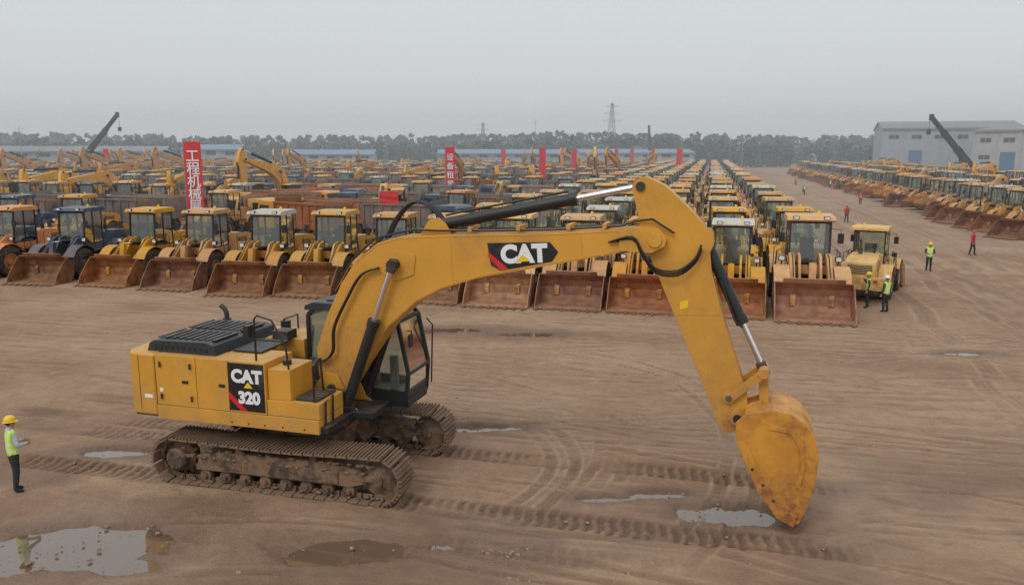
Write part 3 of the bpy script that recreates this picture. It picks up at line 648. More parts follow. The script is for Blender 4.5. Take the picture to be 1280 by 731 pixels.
# ------------------------------------------------------------------ GROUND
def hsh(ix,iy,s): 
    v=np.sin(ix*127.1+iy*311.7+s*74.7)*43758.5453; return v-np.floor(v)
def vn(x,y,s=0):
    c,q=math.cos(.6+s*1.3),math.sin(.6+s*1.3); x,y=x*c-y*q+s*3.1,x*q+y*c-s*1.7
    ix=np.floor(x);iy=np.floor(y);fx=x-ix;fy=y-iy;fx=fx*fx*(3-2*fx);fy=fy*fy*(3-2*fy)
    return (hsh(ix,iy,s)*(1-fx)+hsh(ix+1,iy,s)*fx)*(1-fy)+(hsh(ix,iy+1,s)*(1-fx)+hsh(ix+1,iy+1,s)*fx)*fy
def fbm(x,y,s=0,o=4):
    r=0;a=.5;t=0
    for i in range(o): r=r+a*vn(x*2**i,y*2**i,s+i);t+=a;a*=.5
    return r/t
def sstep(a,b,x): t=np.clip((x-a)/(b-a),0,1); return t*t*(3-2*t)
A=np.concatenate([[-1800,-900,-450,-250,-150],np.arange(-90,-15,.5),np.arange(-15,13,.04),np.arange(13,60,.3),[70,90,130,250,500,1000,1800]])
Bc=np.concatenate([[-1200,-400,-100,-30,-8],np.arange(0,8.5,.5),np.arange(8.5,21.5,.055),np.arange(21.5,37,.11),np.arange(37,60,.5),[65,75,100,150,250,400,800,1800]])
ga,gb=np.meshgrid(A,Bc); wx=E.x*ga+G.x*gb; wy=E.y*ga+G.y*gb
near=1-sstep(24,38,gb)
churn=sstep(.42,.68,fbm(wx*.4,wy*.55,61,4))*(1-sstep(17,24,wy))
h=.05*fbm(ga*.3,gb*.3,1,3)+.024*fbm(ga*1.7,gb*1.7,5,4)+.024*fbm(ga*7,gb*7,9,3)+churn*.055*(fbm(ga*4.5,gb*4.5,63,4))**1.5
tone=fbm(ga*.2,gb*.4,21,5)
BAS=[(-7.9,13.45,1.35,.72,.20),(-9.3,13.0,1.0,.6,.20),(-2.95,13.15,1.05,.42,.18),(-1.36,13.4,.36,.18,.17),(4.3,14.65,.8,.42,.21),(-9.4,17.95,.75,.28,.18),(15.9,27.3,.7,.28,.14),(-.65,19.6,.9,.22,.16),(1.9,15.4,.5,.18,.13),(-2.3,31,1.8,.5,.09),(.4,30.3,1.4,.45,.09),(-6.6,12.7,.5,.25,.16),(3.0,15.6,.5,.15,.13)]
wet=np.zeros_like(h); wrp=(fbm(wx*1.3,wy*1.3,31,5)-.5)*1.5; wrp2=(fbm(wx*1.3+9,wy*1.3,37,5)-.5)*1.5
dig=np.zeros_like(h)
for (x,y,rx,ry,d) in BAS:
    q=np.sqrt(((wx-x)/rx)**2+((wy-y)/ry)**2)+wrp*.9+wrp2*.4
    dig=np.maximum(dig,d*(1-sstep(.6,1.4,q))); wet=np.maximum(wet,1-sstep(.8,3.0,q))
h=h-dig
wet=np.maximum(wet,.75*sstep(.42,.66,fbm(wx*.35+3,wy*.6,77,5))*(1-sstep(14,21,wy)))
ct,st_=math.cos(TR),math.sin(TR); ls=(wx-OX)*ct+(wy-OY)*st_; ln=-(wx-OX)*st_+(wy-OY)*ct
tread=np.zeros_like(h); nzA=fbm(wx*.8,wy*1.4,41,3); nzB=fbm(wx*.8+20,wy*1.4,43,3); nzC=fbm(wx*5,wy*5,45,3)
def band(n0,n1,s0,s1,nz,str_=1.,ben=0.):
    global h,tread
    lnn=ln+ben*(ls-s0)**2*.01+(nz-.5)*.06+(nzC-.5)*.06
    m=sstep(n0-.04,n0+.04,lnn)*(1-sstep(n1-.04,n1+.04,lnn))*sstep(s0,s0+.6,ls)*(1-sstep(s1-1.5,s1,ls))
    m=m*(.3+.7*sstep(.3,.6,nz))*str_
    p=.5+.5*np.sin(2*math.pi*(ls+.03*np.sin(lnn*9)+(nzC-.5)*.05)/.235); p=sstep(.4,.65,p)*(.6+.8*(nzC-.2))
    h=h*(1-.5*m)-m*(.03)+m*p*.065
    tread=np.maximum(tread,m*(.3+.7*(1-np.clip(p,0,1))))
    for e in (n0-.1,n1+.1): h=h+.03*nzC*2*np.exp(-((lnn-e)/.07)**2)*sstep(s0,s0+.6,ls)*(1-sstep(s1-1.5,s1,ls))*str_
band(-1.79,-1.04,2.4,12.0,nzA); band(1.04,1.79,2.2,12.0,nzB); band(-1.85,-1.1,-9.5,-2.2,nzB); band(.2,.95,-9,-2.4,nzA,.6,.3); band(1.04,1.79,-10,-2.3,nzA,.8)
band(2.6,3.3,-9,-1,nzB,.5,.5); band(-3.2,-2.5,3.5,9,nzA,.45,-.8)
rut=np.zeros_like(h); wob=(fbm(wx*.3,wy*.3,3,2)-.5); wob2=(fbm(wx*.3+30,wy*.3,8,2)-.5); msk=fbm(wx*.7,wy*.7,11,4); msk2=fbm(wx*.5+40,wy*.5,12,4)
light=np.zeros_like(h)
def arc(cx,cy,r,a0,a1,w=.35,s=1.,k=0):
    global h,rut,light
    d=np.sqrt((wx-cx)**2+(wy-cy)**2)+(wob if k%2 else wob2)*.8; an=np.degrees(np.arctan2(wy-cy,wx-cx))
    q=((an-a0)%360)/((a1-a0)); en=sstep(0,.12,q)*(1-sstep(.88,1,q))*s*(.15+.95*sstep(.35,.6,(msk if k%3 else msk2)))
    x=(d-r)/w
    m=np.exp(-(x*1.4)**4)*en; fine=.5+.5*np.cos(x*11)
    bm_=np.exp(-((np.abs(d-r)-w*1.0)/(.12*w+.02))**2)*en
    rut=np.maximum(rut,m*(.45+.55*fine)); light=np.maximum(light,bm_); kk=1+.8*near; h=h-.013*kk*m*(.5+.5*fine)+.010*kk*bm_
r2=random.Random(11)
for (cx,cy,r,a0,a1) in ((-3.2,17.5,4.2,-45,75),(-3.2,17.5,4.75,-45,75),(-3.6,18.6,5.8,-40,80),(-3.6,18.6,6.5,-40,80),(-4,20,9.5,-50,60),(-4,20,10.2,-50,60),(-2.5,27,7,-120,-40),(-2.5,27,7.8,-120,-40)):
    arc(cx,cy,r,a0,a1,.17,1.3,1)
for i in range(54):
    b0=r2.uniform(19.5,33.5); a0=r2.uniform(-28,14); rad=r2.uniform(14,70)*r2.choice([-1,1])
    x,y=yard(a0,b0+rad); base=math.degrees(math.atan2(-rad*G.y,-rad*G.x))+r2.uniform(-10,10); spn=math.degrees(min(1.0,r2.uniform(7,16)/abs(rad)))
    for dd in (0,2.1): arc(x,y,abs(rad)+dd,base-spn,base+spn,r2.uniform(.16,.26),r2.uniform(.6,1),i)
for i in range(26):
    a0=r2.uniform(-13,12); b0=r2.uniform(11,21); rad=r2.uniform(9,34)*r2.choice([-1,1])
    x,y=yard(a0,b0+rad); base=math.degrees(math.atan2(-rad*G.y,-rad*G.x))+r2.uniform(-20,20); spn=math.degrees(min(.9,r2.uniform(4,9)/abs(rad)))
    for dd in (0,1.9): arc(x,y,abs(rad)+dd,base-spn,base+spn,r2.uniform(.12,.2),r2.uniform(.6,1.1),i)
for i in range(16):
    x0=r2.uniform(9.5,22); rad=r2.uniform(300,900)*r2.choice([-1,1]); x,y=yard(x0+rad,60); base=math.degrees(math.atan2(-rad*E.y,-rad*E.x)); spn=math.degrees(80/abs(rad))
    arc(x,y,abs(rad),base-spn,base+spn,.4,.8,i)
fade=1-sstep(55,90,np.abs(gb)); h=h*fade
nB,nA=h.shape
verts=np.stack([wx,wy,h-.035],-1).reshape(-1,3)
idx=np.arange(nA*nB).reshape(nB,nA); faces=np.stack([idx[:-1,:-1],idx[:-1,1:],idx[1:,1:],idx[1:,:-1]],-1).reshape(-1,4)
me=bpy.data.meshes.new('ground'); me.vertices.add(len(verts)); me.vertices.foreach_set('co',verts.ravel())
me.loops.add(faces.size); me.loops.foreach_set('vertex_index',faces.ravel()); me.polygons.add(len(faces))
me.polygons.foreach_set('loop_start',np.arange(0,faces.size,4)); me.polygons.foreach_set('loop_total',np.full(len(faces),4))
me.polygons.foreach_set('use_smooth',np.ones(len(faces),dtype=bool)); me.update(); me.validate()
for nm,arr in (('wet',wet),('tread',tread),('rut',np.clip(rut,0,1)),('tone',tone),('berm',np.clip(light,0,1)),('churn',churn)):
    at=me.attributes.new(nm,'FLOAT','POINT'); at.data.foreach_set('value',arr.ravel().astype(np.float32))
g=bpy.data.objects.new('ground',me); sc.collection.objects.link(g)
m=bpy.data.materials.new('dirt'); m.use_nodes=True; nt=m.node_tree; p=nt.nodes['Principled BSDF']
geo=nt.nodes.new('ShaderNodeNewGeometry'); co=geo.outputs['Position']
def att(n):
    a=nt.nodes.new('ShaderNodeAttribute'); a.attribute_name=n; return a.outputs['Fac']
n1=noise_(nt,co,.22,6,.65,.4); n2=noise_(nt,co,2.2,6,.7); n3=noise_(nt,co,14,4,.75)
c=mixc(nt,rng_(nt,n1,.35,.65),(.31,.185,.113),(.42,.28,.18))
c=mixc(nt,math_(nt,'MULTIPLY',rng_(nt,att('tone'),.45,.7),.6),c,(.24,.135,.08))
c=mixc(nt,math_(nt,'MULTIPLY',rng_(nt,n2,.52,.7),.45),c,(.45,.32,.215))
c=mixc(nt,math_(nt,'MULTIPLY',rng_(nt,n2,.48,.3),.5),c,(.20,.115,.07))  # darker clumps in the low spots: faint bump shading painted into the colour
c=mixc(nt,math_(nt,'MULTIPLY',rng_(nt,n3,.5,.75),.5),c,(.18,.108,.07))
c=mixc(nt,math_(nt,'MULTIPLY',att('churn'),.3),c,(.21,.12,.074))
c=mixc(nt,math_(nt,'MULTIPLY',att('rut'),.65),c,(.19,.108,.066))
c=mixc(nt,math_(nt,'MULTIPLY',att('berm'),.4),c,(.47,.335,.225))
c=mixc(nt,math_(nt,'MULTIPLY',att('tread'),.7),c,(.12,.067,.041))
c=mixc(nt,math_(nt,'MULTIPLY',att('wet'),.75),c,(.14,.08,.05))
nt.links.new(c,p.inputs['Base Color'])
rw=rng_(nt,att('wet'),0,1,.92,.4); nt.links.new(rw,p.inputs['Roughness']); p.inputs['Specular IOR Level'].default_value=.35
b1=nt.nodes.new('ShaderNodeBump'); b1.inputs['Strength'].default_value=.9; b1.inputs['Distance'].default_value=.055
hh=math_(nt,'ADD',math_(nt,'MULTIPLY',n2,.8),math_(nt,'MULTIPLY',n3,.8)); nt.links.new(hh,b1.inputs['Height']); nt.links.new(b1.outputs[0],p.inputs['Normal'])
me.materials.append(m)
WL=-.058
mw=bpy.data.materials.new('muddy_water'); mw.use_nodes=True; q=mw.node_tree.nodes['Principled BSDF']
q.inputs['Base Color'].default_value=(.15,.10,.065,1); q.inputs['Roughness'].default_value=.03; q.inputs['IOR'].default_value=1.5; q.inputs['Coat Weight'].default_value=.7; q.inputs['Coat Roughness'].default_value=.02
for i,(x,y,rx,ry,d) in enumerate(BAS):
    bmw=bmesh.new(); vs=[bmw.verts.new((rx*2.0*math.cos(t*math.pi/16),ry*2.1*math.sin(t*math.pi/16),0)) for t in range(32)]; bmw.faces.new(vs)
    mp=bpy.data.meshes.new('puddle'); bmw.to_mesh(mp); bmw.free(); mp.materials.append(mw); place(mp,'puddle',x,y,0,1,WL+.0005*i)
S=MB(); rs=random.Random(9); M_stone=mat('stones',(.28,.18,.115),.9,var=.4,ns=8,world=True)
for i in range(3400):
    if i<260: x,y=-.2+rs.gauss(0,.35),12.6+rs.gauss(0,.45)
    elif i<330: x,y=-9.3+rs.gauss(0,.3),19.2+rs.gauss(0,.2)
    else:
        y=11+ (rs.random()**1.5)*20; x=rs.uniform(-.7,.7)*y
    s=rs.choice([.008,.012,.012,.02,.03])*rs.uniform(.7,1.5)*(1.2 if i<260 else 1)
    Mx=Matrix.Translation((x,y,-.005))@Matrix.Rotation(rs.uniform(0,6),4,'Z')@Matrix.Diagonal((s*rs.uniform(.8,1.6),s,s*.7,1))
    S.add([v*rs.uniform(.8,1.2) for v in IV],IF,M_stone,Mx)
S.obj('gravel')
# ------------------------------------------------------------------ PEOPLE
M_skin=mat('skin',(.42,.24,.16),.55,var=.05); M_hair=mat('hair',(.012,.01,.009),.6)
M_vest=mat('hi_vis_vest',(.52,.85,.05),.7,var=.08,ns=6); M_refl=mat('reflective_band',(.75,.77,.75),.4,var=.05)
M_pant=mat('dark_trousers',(.025,.027,.035),.85,var=.2,ns=6); M_boot=mat('boots',(.02,.017,.015),.6)
M_helm=mat('yellow_helmet',(.85,.55,.02),.3,var=.03); M_helmw=mat('white_helmet',(.8,.8,.78),.3,var=.03); M_helmr=mat('red_helmet',(.6,.03,.02),.3,var=.03)
M_shg=mat('light_shirt',(.42,.47,.52),.8,var=.1,ns=6); M_shr=mat('red_shirt',(.45,.03,.03),.8,var=.1,ns=6); M_shd=mat('dark_shirt',(.06,.05,.05),.8,var=.1,ns=6)
def person(x,y,yaw,shirt,vest,helm,pose='stand',H=1.7,fing=True):
    J={'pel':(0,0,.95),'sp':(-.01,0,1.1),'ch':(.0,0,1.28),'nb':(0,0,1.43),'nk':(.015,0,1.49),'h1':(.03,0,1.56),'h2':(.02,0,1.65)}
    rad={'pel':.15,'sp':.145,'ch':.165,'nb':.085,'nk':.055,'h1':.078,'h2':.085}
    bones=[('pel','sp','top'),('sp','ch','top'),('ch','nb','top'),('nb','nk','skin'),('nk','h1','skin'),('h1','h2','skin')]
    for s,k in ((1,'L'),(-1,'R')):
        if pose=='front': el,wr=(.03,s*.27,1.12),(.25,s*.13,1.10)
        elif pose=='phone' and s<0: el,wr=(.06,s*.26,1.15),(.2,s*.1,1.38)
        elif pose=='walk': el,wr=(-.06*s,s*.25,1.13),(.02-.12*s,s*.26,.90)
        else: el,wr=(-.02,s*.25,1.13),(.05,s*.26,.89)
        d=Vector(wr)-Vector(el); d.normalize(); pm=tuple(Vector(wr)+d*.07)
        st=.13*s if pose=='walk' else .03*s
        J.update({'sh'+k:(0,s*.17,1.39),'el'+k:el,'wr'+k:wr,'pm'+k:pm,'hp'+k:(0,s*.085,.88),'kn'+k:(.03+st*.6,s*.095,.49),'an'+k:(-.02+st,s*.105,.09),'to'+k:(.14+st,s*.12,.035)})
        rad.update({'sh'+k:.07,'el'+k:.05,'wr'+k:.034,'pm'+k:.032,'hp'+k:.10,'kn'+k:.068,'an'+k:.052,'to'+k:.042})
        bones+=[('ch','sh'+k,'top'),('sh'+k,'el'+k,'shirt'),('el'+k,'wr'+k,'shirt'),('wr'+k,'pm'+k,'skin'),('pel','hp'+k,'pants'),('hp'+k,'kn'+k,'pants'),('kn'+k,'an'+k,'pants'),('an'+k,'to'+k,'boot')]
    names=list(J); me=bpy.data.meshes.new('b'); me.from_pydata([J[n] for n in names],[(names.index(a),names.index(b)) for a,b,_ in bones],[])
    o=bpy.data.objects.new('b',me); sc.collection.objects.link(o); o.modifiers.new('s','SKIN')
    for i,n in enumerate(names):
        sv=me.skin_vertices[0].data[i]; sv.radius=(rad[n],rad[n]); sv.use_root=(n=='pel')
    ss=o.modifiers.new('u','SUBSURF'); ss.levels=2; ss.render_levels=2
    dg=bpy.context.evaluated_depsgraph_get(); dg.update(); ev=bpy.data.meshes.new_from_object(o.evaluated_get(dg)); bpy.data.objects.remove(o)
    B=MB()
    mm={'top':vest or shirt,'shirt':shirt,'skin':M_skin,'pants':M_pant,'boot':M_boot}
    B.v=[Vector((v.co.x*(.82 if .9<v.co.z<1.42 and abs(v.co.y)<.2 and abs(v.co.x)<.17 else 1),v.co.y,max(v.co.z,.0))) for v in ev.vertices]
    for pl in ev.polygons:
        c=pl.center; best=9;tg='top'
        for a,b,t in bones:
            pa=Vector(J[a]);pb=Vector(J[b]);ab=pb-pa; u=max(0,min(1,(c-pa).dot(ab)/ab.length_squared)); d=(c-(pa+ab*u)).length-(rad[a]*(1-u)+rad[b]*u)*.8
            if d<best: best=d;tg=t
        if tg=='pants' and c.z>.9: tg='top'
        mt=mm[tg]
        if tg=='top' and vest:
            if .97<c.z<1.02 or 1.12<c.z<1.17 : mt=M_refl
            if c.z>1.17 and .07<abs(c.y)<.11: mt=M_refl
        if tg=='top' and c.z>1.435 and abs(c.y)<.07: mt=shirt
        B.f.append(list(pl.vertices)); B.m.append(B.mi(mt))
    if fing:
        for s,k in ((1,'L'),(-1,'R')):
            w=Vector(J['wr'+k]);pm=Vector(J['pm'+k]);d=(pm-w).normalized(); sd=d.cross(Vector((0,s,0))).normalized() if abs(d.y)<.8 else Vector((0,0,1)); cu=d.cross(sd).normalized()*(-s)
            for i,l in enumerate((.055,.065,.07,.06)):
                o0=pm+sd*(-.03+.02*i); B.tube([o0,o0+d*l*.55+cu*.004,o0+d*l*.9+cu*.02,o0+d*l*1.1+cu*.04],.0085,M_skin,6)
            o0=w+d*.025+sd*.03; B.tube([o0,o0+sd*.025+d*.025,o0+sd*.03+d*.055],.010,M_skin,6)
    B.prism([(.1,1.56),(.125,1.565),(.1,1.61)],-.012,.012,M_skin)
    for s in (-1,1):
        B.cyl((.092,s*.032,1.605),(.104,s*.032,1.605),.012,.010,M_hair,8); B.cyl((.01,s*.083,1.58),(.01,s*.098,1.585),.028,.02,M_skin,10)
    B.box((.098,-.025,1.53),(.106,.025,1.537),M_shr)
    B.lathe([(.0,-.082),(.05,-.076),(.082,-.04),(.088,0),(.082,.04),(.05,.076),(0,.082)],(-.005,0,1.615),M_hair,16)
    if helm:
        n=18; vs=[];fs=[]
        prof=[(.135,1.625),(.112,1.632),(.110,1.665),(.098,1.71),(.065,1.745),(.02,1.757)]
        for j in range(n):
            t=2*math.pi*j/n
            for i,(r,z) in enumerate(prof): 
                ex=1.25 if (i==0 and math.cos(t)>.3) else 1.06
                vs.append((r*math.cos(t)*ex+.01,r*math.sin(t)*.95,z-(.012 if i==0 and math.cos(t)>.3 else 0)))
        k=len(prof)
        for j in range(n):
            for i in range(k-1): fs.append((j*k+i,j*k+i+1,((j+1)%n)*k+i+1,((j+1)%n)*k+i))
        fs.append(tuple(j*k+k-1 for j in range(n))); B.add(vs,fs,helm)
    me2=B.mesh('worker',ang=60); o=place(me2,'worker',x,y,yaw,H/1.75)
    return o
person(-10.3,15.67,R(48),M_shg,M_vest,M_helm,'front',1.66)
person(16.0,35.4,R(160),M_shd,M_vest,M_helm,'phone',1.66); person(16.35,34.4,R(120),M_shd,M_vest,M_helmw,'stand',1.66)
person(24.5,46.6,R(-110),M_shd,M_vest,M_helm,'front',1.72); person(31.2,53.9,R(-60),M_shr,None,M_helmr,'walk',1.65)
person(33,79,R(-90),M_shr,None,M_helmr,'walk',1.7,False); person(45.5,105,R(-100),M_shr,M_shr,M_helmr,'stand',1.7,False)
for (x,y,v) in ((58.8,149,M_vest),(60.3,148,M_vest),(46.5,128,M_vest),(48.8,135,M_shg),(58,165,M_shr)): person(x,y,rr.uniform(0,6),M_shd,v,M_helm,'walk',1.7,False)
# ------------------------------------------------------------------ BANNERS
M_ban=mat('red_banner_cloth',(.62,.03,.035),.7,var=.1,ns=.8,bump=.2,bs=3); M_pole=mat('galvanised_pole',(.35,.36,.37),.5,.4)
def banner(x,y,w,z0,z1,txt,yaw=0):
    e=empty('red_banner',(x,y,0),yaw)
    B=MB(); B.cyl((-w/2-.05,0.05,0),(-w/2-.05,.05,z1+.2),.04,.03,M_pole,8); B.cyl((-w/2-.05,.05,z1),(w/2,.05,z1),.02,.02,M_pole,6); B.obj('pole',e)
    C=MB(); n=16; vs=[];fs=[]
    for i in range(n+1):
        for j in range(5):
            z=z0+(z1-z0)*i/n; u=-w/2+w*j/4; vs.append((u,.03*math.sin(i*.9+j*.7)*(1-i/n*.5),z))
    for i in range(n):
        for j in range(4): a=i*5+j; fs.append((a,a+1,a+6,a+5))
    C.add(vs,fs,M_ban); C.obj('cloth',e)
    if txt:
        s=w*.78; text('\n'.join(txt),s,M_white,(0,-.045,(z0+z1)/2+.1),(R(90),0,0),'lettering',e,off=s*.012,line=.95*(z1-z0)/len(txt)/s*.8)
banner(-27.4,69.6,1.5,.7,7.75,'工程机械展'); banner(-7.25,95,1.1,.6,7.4,'设备租赁站'); banner(4.7,125,1.0,1,7.4,None)
for x,y in ((22,215),(29,225),(34,230),(41.5,238),(-2,190),(50,240),(13,170),(-75,150),(37,180)): banner(x,y,1.0,1.5,7.3,None)
banner(-9.2,60,1.4,2.9,4.0,None)
# ------------------------------------------------------------------ BUILDINGS
M_wall=mat('pale_wall',(.40,.41,.41),.8,var=.08,ns=.3,dirt=(.22,.21,.2),damt=.5,ds=.2); M_wallb=mat('blue_grey_wall',(.33,.37,.40),.8,var=.08,ns=.3,dirt=(.22,.23,.23),damt=.4,ds=.2)
M_roofb=mat('blue_roof',(.18,.27,.37),.6,var=.1,ns=.3); M_roofg=mat('grey_roof',(.22,.23,.24),.7,var=.1,ns=.3); M_win=mat('window_glass',(.04,.05,.06),.15); M_door=mat('blue_roller_door',(.06,.14,.27),.5); M_open=mat('dark_opening',(.03,.03,.03),.9)
def shed(x,y,yaw,L,W,H,wall,roof,name='warehouse',win=True,gable=1.5,doors=4,rows=1,dh=4.5):
    e=empty(name,(x,y,0),yaw)
    B=MB(); B.prism([(0,0),(0,H),(W/2,H+gable),(W,H),(W,0)],0,L,wall,'x'); B.obj('walls',e)
    B=MB()
    for (a,b) in (((-.4,H-.05),(W/2,H+gable+.05)),((W/2,H+gable+.05),(W+.4,H-.05))):
        B.prism([(a[0],a[1]+.02),(b[0],b[1]+.02),(b[0],b[1]+.25),(a[0],a[1]+.25)],-.5,L+.5,roof,'x')
    B.box((-.5,-.65,H-.35),(L+.5,-.4,H-.05),M_roofg); B.obj('roof',e)
    B=MB(); n=int(L//6); D=min(dh,H*.6)
    for i in range(n):
        xx=(i+.5)*L/n; isd=i%max(1,n//doors)==1
        if isd: B.box((xx-2,-.03,0),(xx+2,-.01,D),M_door if i%2 else M_open); B.box((xx-2.2,-.08,D+.003),(xx+2.2,-.031,D+.3),M_wall)
        for r in range(rows):
            z=H*(.35+.38*r) if rows>1 else H*.76
            if isd and z<D+.4: continue
            if win: B.box((xx-1.5,-.035,z),(xx+1.5,-.012,z+1.3),M_win); B.box((xx-.06,-.06,z),(xx+.06,-.036,z+1.3),M_wall); B.box((xx-1.6,-.1,z-.15),(xx+1.6,-.013,z-.003),M_wall)
        B.box((i*L/n-.2,-.2,0),(i*L/n+.2,-.005,H-.4),wall)
    B.obj('windows_and_doors',e); return e
def shed2(p0,p1,*a,**k):
    d=Vector(p1)-Vector(p0); return shed(p0[0],p0[1],math.atan2(d.y,d.x),d.length,*a,**k)
shed2((122,268),(160,255),30,14.0,M_wallb,M_roofg,gable=2.4,doors=2,rows=1,dh=7)
shed2((134,236),(185,165),40,12.6,M_wall,M_roofg,gable=1.6,doors=4,rows=2,name='factory_building',dh=6.5)
shed2((-190,238),(-112,262),20,6.6,M_wall,M_roofg,doors=3)
shed2((-108,266),(-90,268),12,7.2,M_wall,M_roofb,doors=1)
shed2((-27,298),(19,300),20,5.8,M_wallb,M_roofb,doors=3,gable=1.3); shed2((25,292),(66,294),20,6,M_wall,M_roofb,doors=3,gable=1.2)
shed2((-80,290),(-50,292),14,5.5,M_wall,M_roofb,doors=1)
def pylon(x,y,H,w,name='power_pylon'):
    B=MB(); n=9
    for i in range(n):
        z0,z1=H*i/n,H*(i+1)/n; w0,w1=w*(1-.85*i/n),w*(1-.85*(i+1)/n)
        c0=[(sx*w0/2,sy*w0/2,z0) for sx,sy in((-1,-1),(1,-1),(1,1),(-1,1))]; c1=[(sx*w1/2,sy*w1/2,z1) for sx,sy in((-1,-1),(1,-1),(1,1),(-1,1))]
        for k in range(4):
            B.cyl(c0[k],c1[k],.11,.11,M_pole,4); B.cyl(c0[k],c1[(k+1)%4],.06,.06,M_pole,4); B.cyl(c0[(k+1)%4],c1[k],.06,.06,M_pole,4); B.cyl(c1[k],c1[(k+1)%4],.06,.06,M_pole,4)
    for z,l in ((H*.72,.16),(H*.84,.14),(H*.95,.11)):
        for s in (-1,1): B.cyl((0,0,z+.6),(s*H*l,0,z),.07,.05,M_pole,4); B.cyl((0,0,z-.3),(s*H*l,0,z),.07,.05,M_pole,4)
    place(B.mesh(name),name,x,y,.3)
pylon(43,352,27,4.5); pylon(-12.8,360,19,3.2); pylon(64,420,15,2.5)
def pole(x,y,H):
    B=MB(); B.cyl((0,0,0),(0,0,H),.16,.09,M_pole,8); B.cyl((-1.2,0,H-.8),(1.2,0,H-.8),.06,.06,M_pole,6); B.cyl((-.9,0,H-1.8),(.9,0,H-1.8),.06,.06,M_pole,6)
    for t in (-1.1,0,1.1): B.cyl((t,0,H-.75),(t,0,H-.45),.05,.05,M_pole,6)
    place(B.mesh('utility_pole'),'utility_pole',x,y,.2)
for x,y,H in ((10,350,20),(-145,240,14),(-90,270,12),(-40,260,11),(85,300,13),(-151,238,11)): pole(x,y,H)
def crane(x,y,yaw,L,ang):
    B=MB()
    for xx in (-4,-2.6,2,3.6):
        for s in (-1,1): wheel(B,xx,s*1.1,.6,.4,s,M_dark,0)
    B.box((-5.5,-1.3,1.0),(5.2,1.3,1.5),M_lp); B.box((3.4,-1.25,1.5),(5.3,1.25,2.9),M_lp); B.box((5.3,-1.1,2.0),(5.32,1.1,2.7),M_black)
    B.box((-3.4,-1.2,1.5),(-.2,1.2,2.7),M_lp); B.box((-.2,.3,1.5),(1.4,1.2,3.0),M_black)
    d=Vector((math.cos(ang),0,math.sin(ang))); p=Vector((-2.5,0,2.6))
    for i,(t0,t1,w) in enumerate(((0,.45,1.15),(.4,.75,.95),(.7,1,.75))): B.beam(p+d*L*t0,p+d*L*t1,w,w*1.05,M_black)
    B.box((-.35,-.35,-.6),(.35,.35,.6),M_black,Matrix.Translation(p+d*L)); B.cyl((0,0,2),p+d*L*.4,.2,.15,M_dark,10)
    B.cyl(p+d*L+Vector((.3,0,0)),p+d*L+Vector((.3,0,-L*.2)),.04,.04,M_black,4); B.box((-.3,-.3,-.5),(.3,.3,.5),M_dark,Matrix.Translation(p+d*L+Vector((.3,0,-L*.2))))
    place(B.mesh('mobile_crane',.02,1,bake=True),'mobile_crane',x,y,yaw)
crane(-101,192,R(5),16.5,R(50)); crane(88,158,R(170),14,R(50)); crane(51,300,R(95),14,R(68))
# ------------------------------------------------------------------ TREES
def treeline(name,trees,cols,nl=150,big=1.):
    rt=np.random.default_rng(4); V=[];F=[];MI=[];k=0
    for (x,y,H) in trees:
        r=H*rt.uniform(.2,.32)
        lob=[(rt.uniform(-r,r),rt.uniform(-r,r),H*rt.uniform(.3,.85),H*rt.uniform(.10,.18)) for _ in range(6)]
        lob+=[(0,0,H*.93,H*.07)]+[(rt.uniform(-r,r)*1.2,rt.uniform(-r,r),H*.15,H*.15) for _ in range(2)]
        tw=.18
        for s in ((-tw,0),(0,-tw)):
            V+= [(x-s[0],y-s[1],0),(x+s[0],y+s[1],0),(x+s[0]*.3,y+s[1]*.3,H*.8),(x-s[0]*.3,y-s[1]*.3,H*.8)]; F.append((k,k+1,k+2,k+3)); MI.append(2); k+=4
        for _ in range(nl):
            l=lob[rt.integers(len(lob))]; d=rt.normal(size=3); d/=np.linalg.norm(d); q=l[3]*rt.uniform(.4,1.15)
            c=np.array([x+l[0]+d[0]*q*1.4,y+l[1]+d[1]*q*1.4,max(.3,l[2]+d[2]*q)]); s=rt.uniform(.25,.6)*H/12*big
            u=rt.normal(size=3);u/=np.linalg.norm(u);w=np.cross(u,rt.normal(size=3));w/=np.linalg.norm(w)
            for a,b in ((-1,-.6),(.7,-1),(1,.8),(-.5,1)): V.append(tuple(c+u*s*a+w*s*b))
            F.append((k,k+1,k+2,k+3)); MI.append(int(rt.random()<.45)); k+=4
    me=bpy.data.meshes.new(name); me.from_pydata(V,[],F)
    for c in cols: me.materials.append(c)
    me.polygons.foreach_set('material_index',MI); o=bpy.data.objects.new(name,me); sc.collection.objects.link(o)
M_lf1=mat('foliage_dark',(.055,.082,.062),.9,var=.3,ns=.08,world=True); M_lf2=mat('foliage_light',(.085,.115,.085),.9,var=.3,ns=.08,world=True); M_bark=mat('bark',(.09,.075,.06),.9)
rt=random.Random(2); tr=[]
x=-330
while x<330:
    tr.append((x,345+rt.uniform(-10,12)+abs(x)*-.05,rt.uniform(8.5,12)*(1+.1*math.sin(x*.03)))); x+=rt.uniform(1.5,2.6)
treeline('distant_trees',tr,(M_lf1,M_lf2,M_bark),160,1.2)
tr=[];x=-480
while x<480: tr.append((x,440+rt.uniform(-15,15),rt.uniform(13.5,16)*(1+.06*math.sin(x*.02+1)))); x+=rt.uniform(1.6,2.4)
treeline('distant_woods',tr,(M_lf1,M_lf2,M_bark),140,1.45)
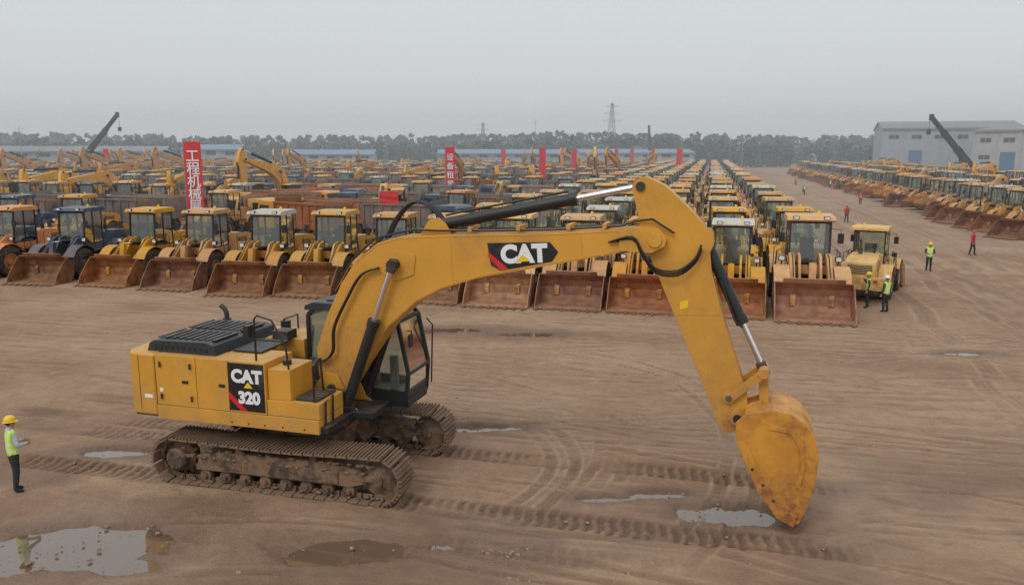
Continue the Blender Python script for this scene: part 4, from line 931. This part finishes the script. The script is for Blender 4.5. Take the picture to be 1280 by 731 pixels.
# ------------------------------------------------------------------ HAZE (real participating medium)
hz=MB(); hz.box((-650,46,-1.0),(650,560,30),M_white); ho=hz.obj('haze'); ho.data.materials.clear()
mh=bpy.data.materials.new('haze_volume'); mh.use_nodes=True; nt=mh.node_tree; nt.nodes.remove(nt.nodes['Principled BSDF'])
vs_=nt.nodes.new('ShaderNodeVolumeScatter'); vs_.inputs['Color'].default_value=(.96,.985,1,1); vs_.inputs['Density'].default_value=.0017; vs_.inputs['Anisotropy'].default_value=.2
nt.links.new(vs_.outputs[0],nt.nodes['Material Output'].inputs['Volume']); ho.data.materials.append(mh)
# ------------------------------------------------------------------ WORLD / LIGHT / CAMERA
w=bpy.data.worlds.new('World'); sc.world=w; w.use_nodes=True; nt=w.node_tree; bg=nt.nodes['Background']; out=nt.nodes['World Output']
sky=nt.nodes.new('ShaderNodeTexSky'); sky.sky_type='NISHITA'; sky.sun_disc=False; sky.sun_elevation=R(48); sky.sun_rotation=R(215); sky.dust_density=5; sky.air_density=1.5
hs=nt.nodes.new('ShaderNodeHueSaturation'); hs.inputs['Saturation'].default_value=.12; nt.links.new(sky.outputs[0],hs.inputs['Color']); nt.links.new(hs.outputs[0],bg.inputs[0]); bg.inputs[1].default_value=.08
b2=nt.nodes.new('ShaderNodeBackground'); tc=nt.nodes.new('ShaderNodeTexCoord'); sp=nt.nodes.new('ShaderNodeSeparateXYZ'); nt.links.new(tc.outputs['Generated'],sp.inputs[0])
cr=nt.nodes.new('ShaderNodeValToRGB'); nt.links.new(sp.outputs[2],cr.inputs[0]); e=cr.color_ramp.elements
e[0].position=0; e[0].color=(.68,.705,.72,1); e[1].position=.9; e[1].color=(.80,.85,.90,1); x_=cr.color_ramp.elements.new(.2); x_.color=(.65,.69,.715,1)
nt.links.new(cr.outputs[0],b2.inputs[0]); b2.inputs[1].default_value=1.2
mx=nt.nodes.new('ShaderNodeMixShader'); mx.inputs[0].default_value=.8; nt.links.new(bg.outputs[0],mx.inputs[1]); nt.links.new(b2.outputs[0],mx.inputs[2]); nt.links.new(mx.outputs[0],out.inputs[0])
sl=bpy.data.lights.new('sun','SUN'); sl.energy=.8; sl.angle=R(18); sl.color=(1,.97,.92); so=bpy.data.objects.new('sun',sl); sc.collection.objects.link(so)
az=R(215); el=R(48); dirv=Vector((math.sin(az)*math.cos(el),math.cos(az)*math.cos(el),math.sin(el))); so.rotation_euler=dirv.to_track_quat('Z','Y').to_euler()
cam=bpy.data.cameras.new('camera'); cam.lens=28.125; cam.sensor_width=36; cam.clip_end=5000; co_=bpy.data.objects.new('camera',cam); sc.collection.objects.link(co_)
co_.location=(0,0,7); co_.rotation_euler=(R(90-10.06),0,0); sc.camera=co_
sc.view_settings.view_transform='Standard'; sc.view_settings.look='None'; sc.view_settings.exposure=0
print('objects',len(sc.objects))
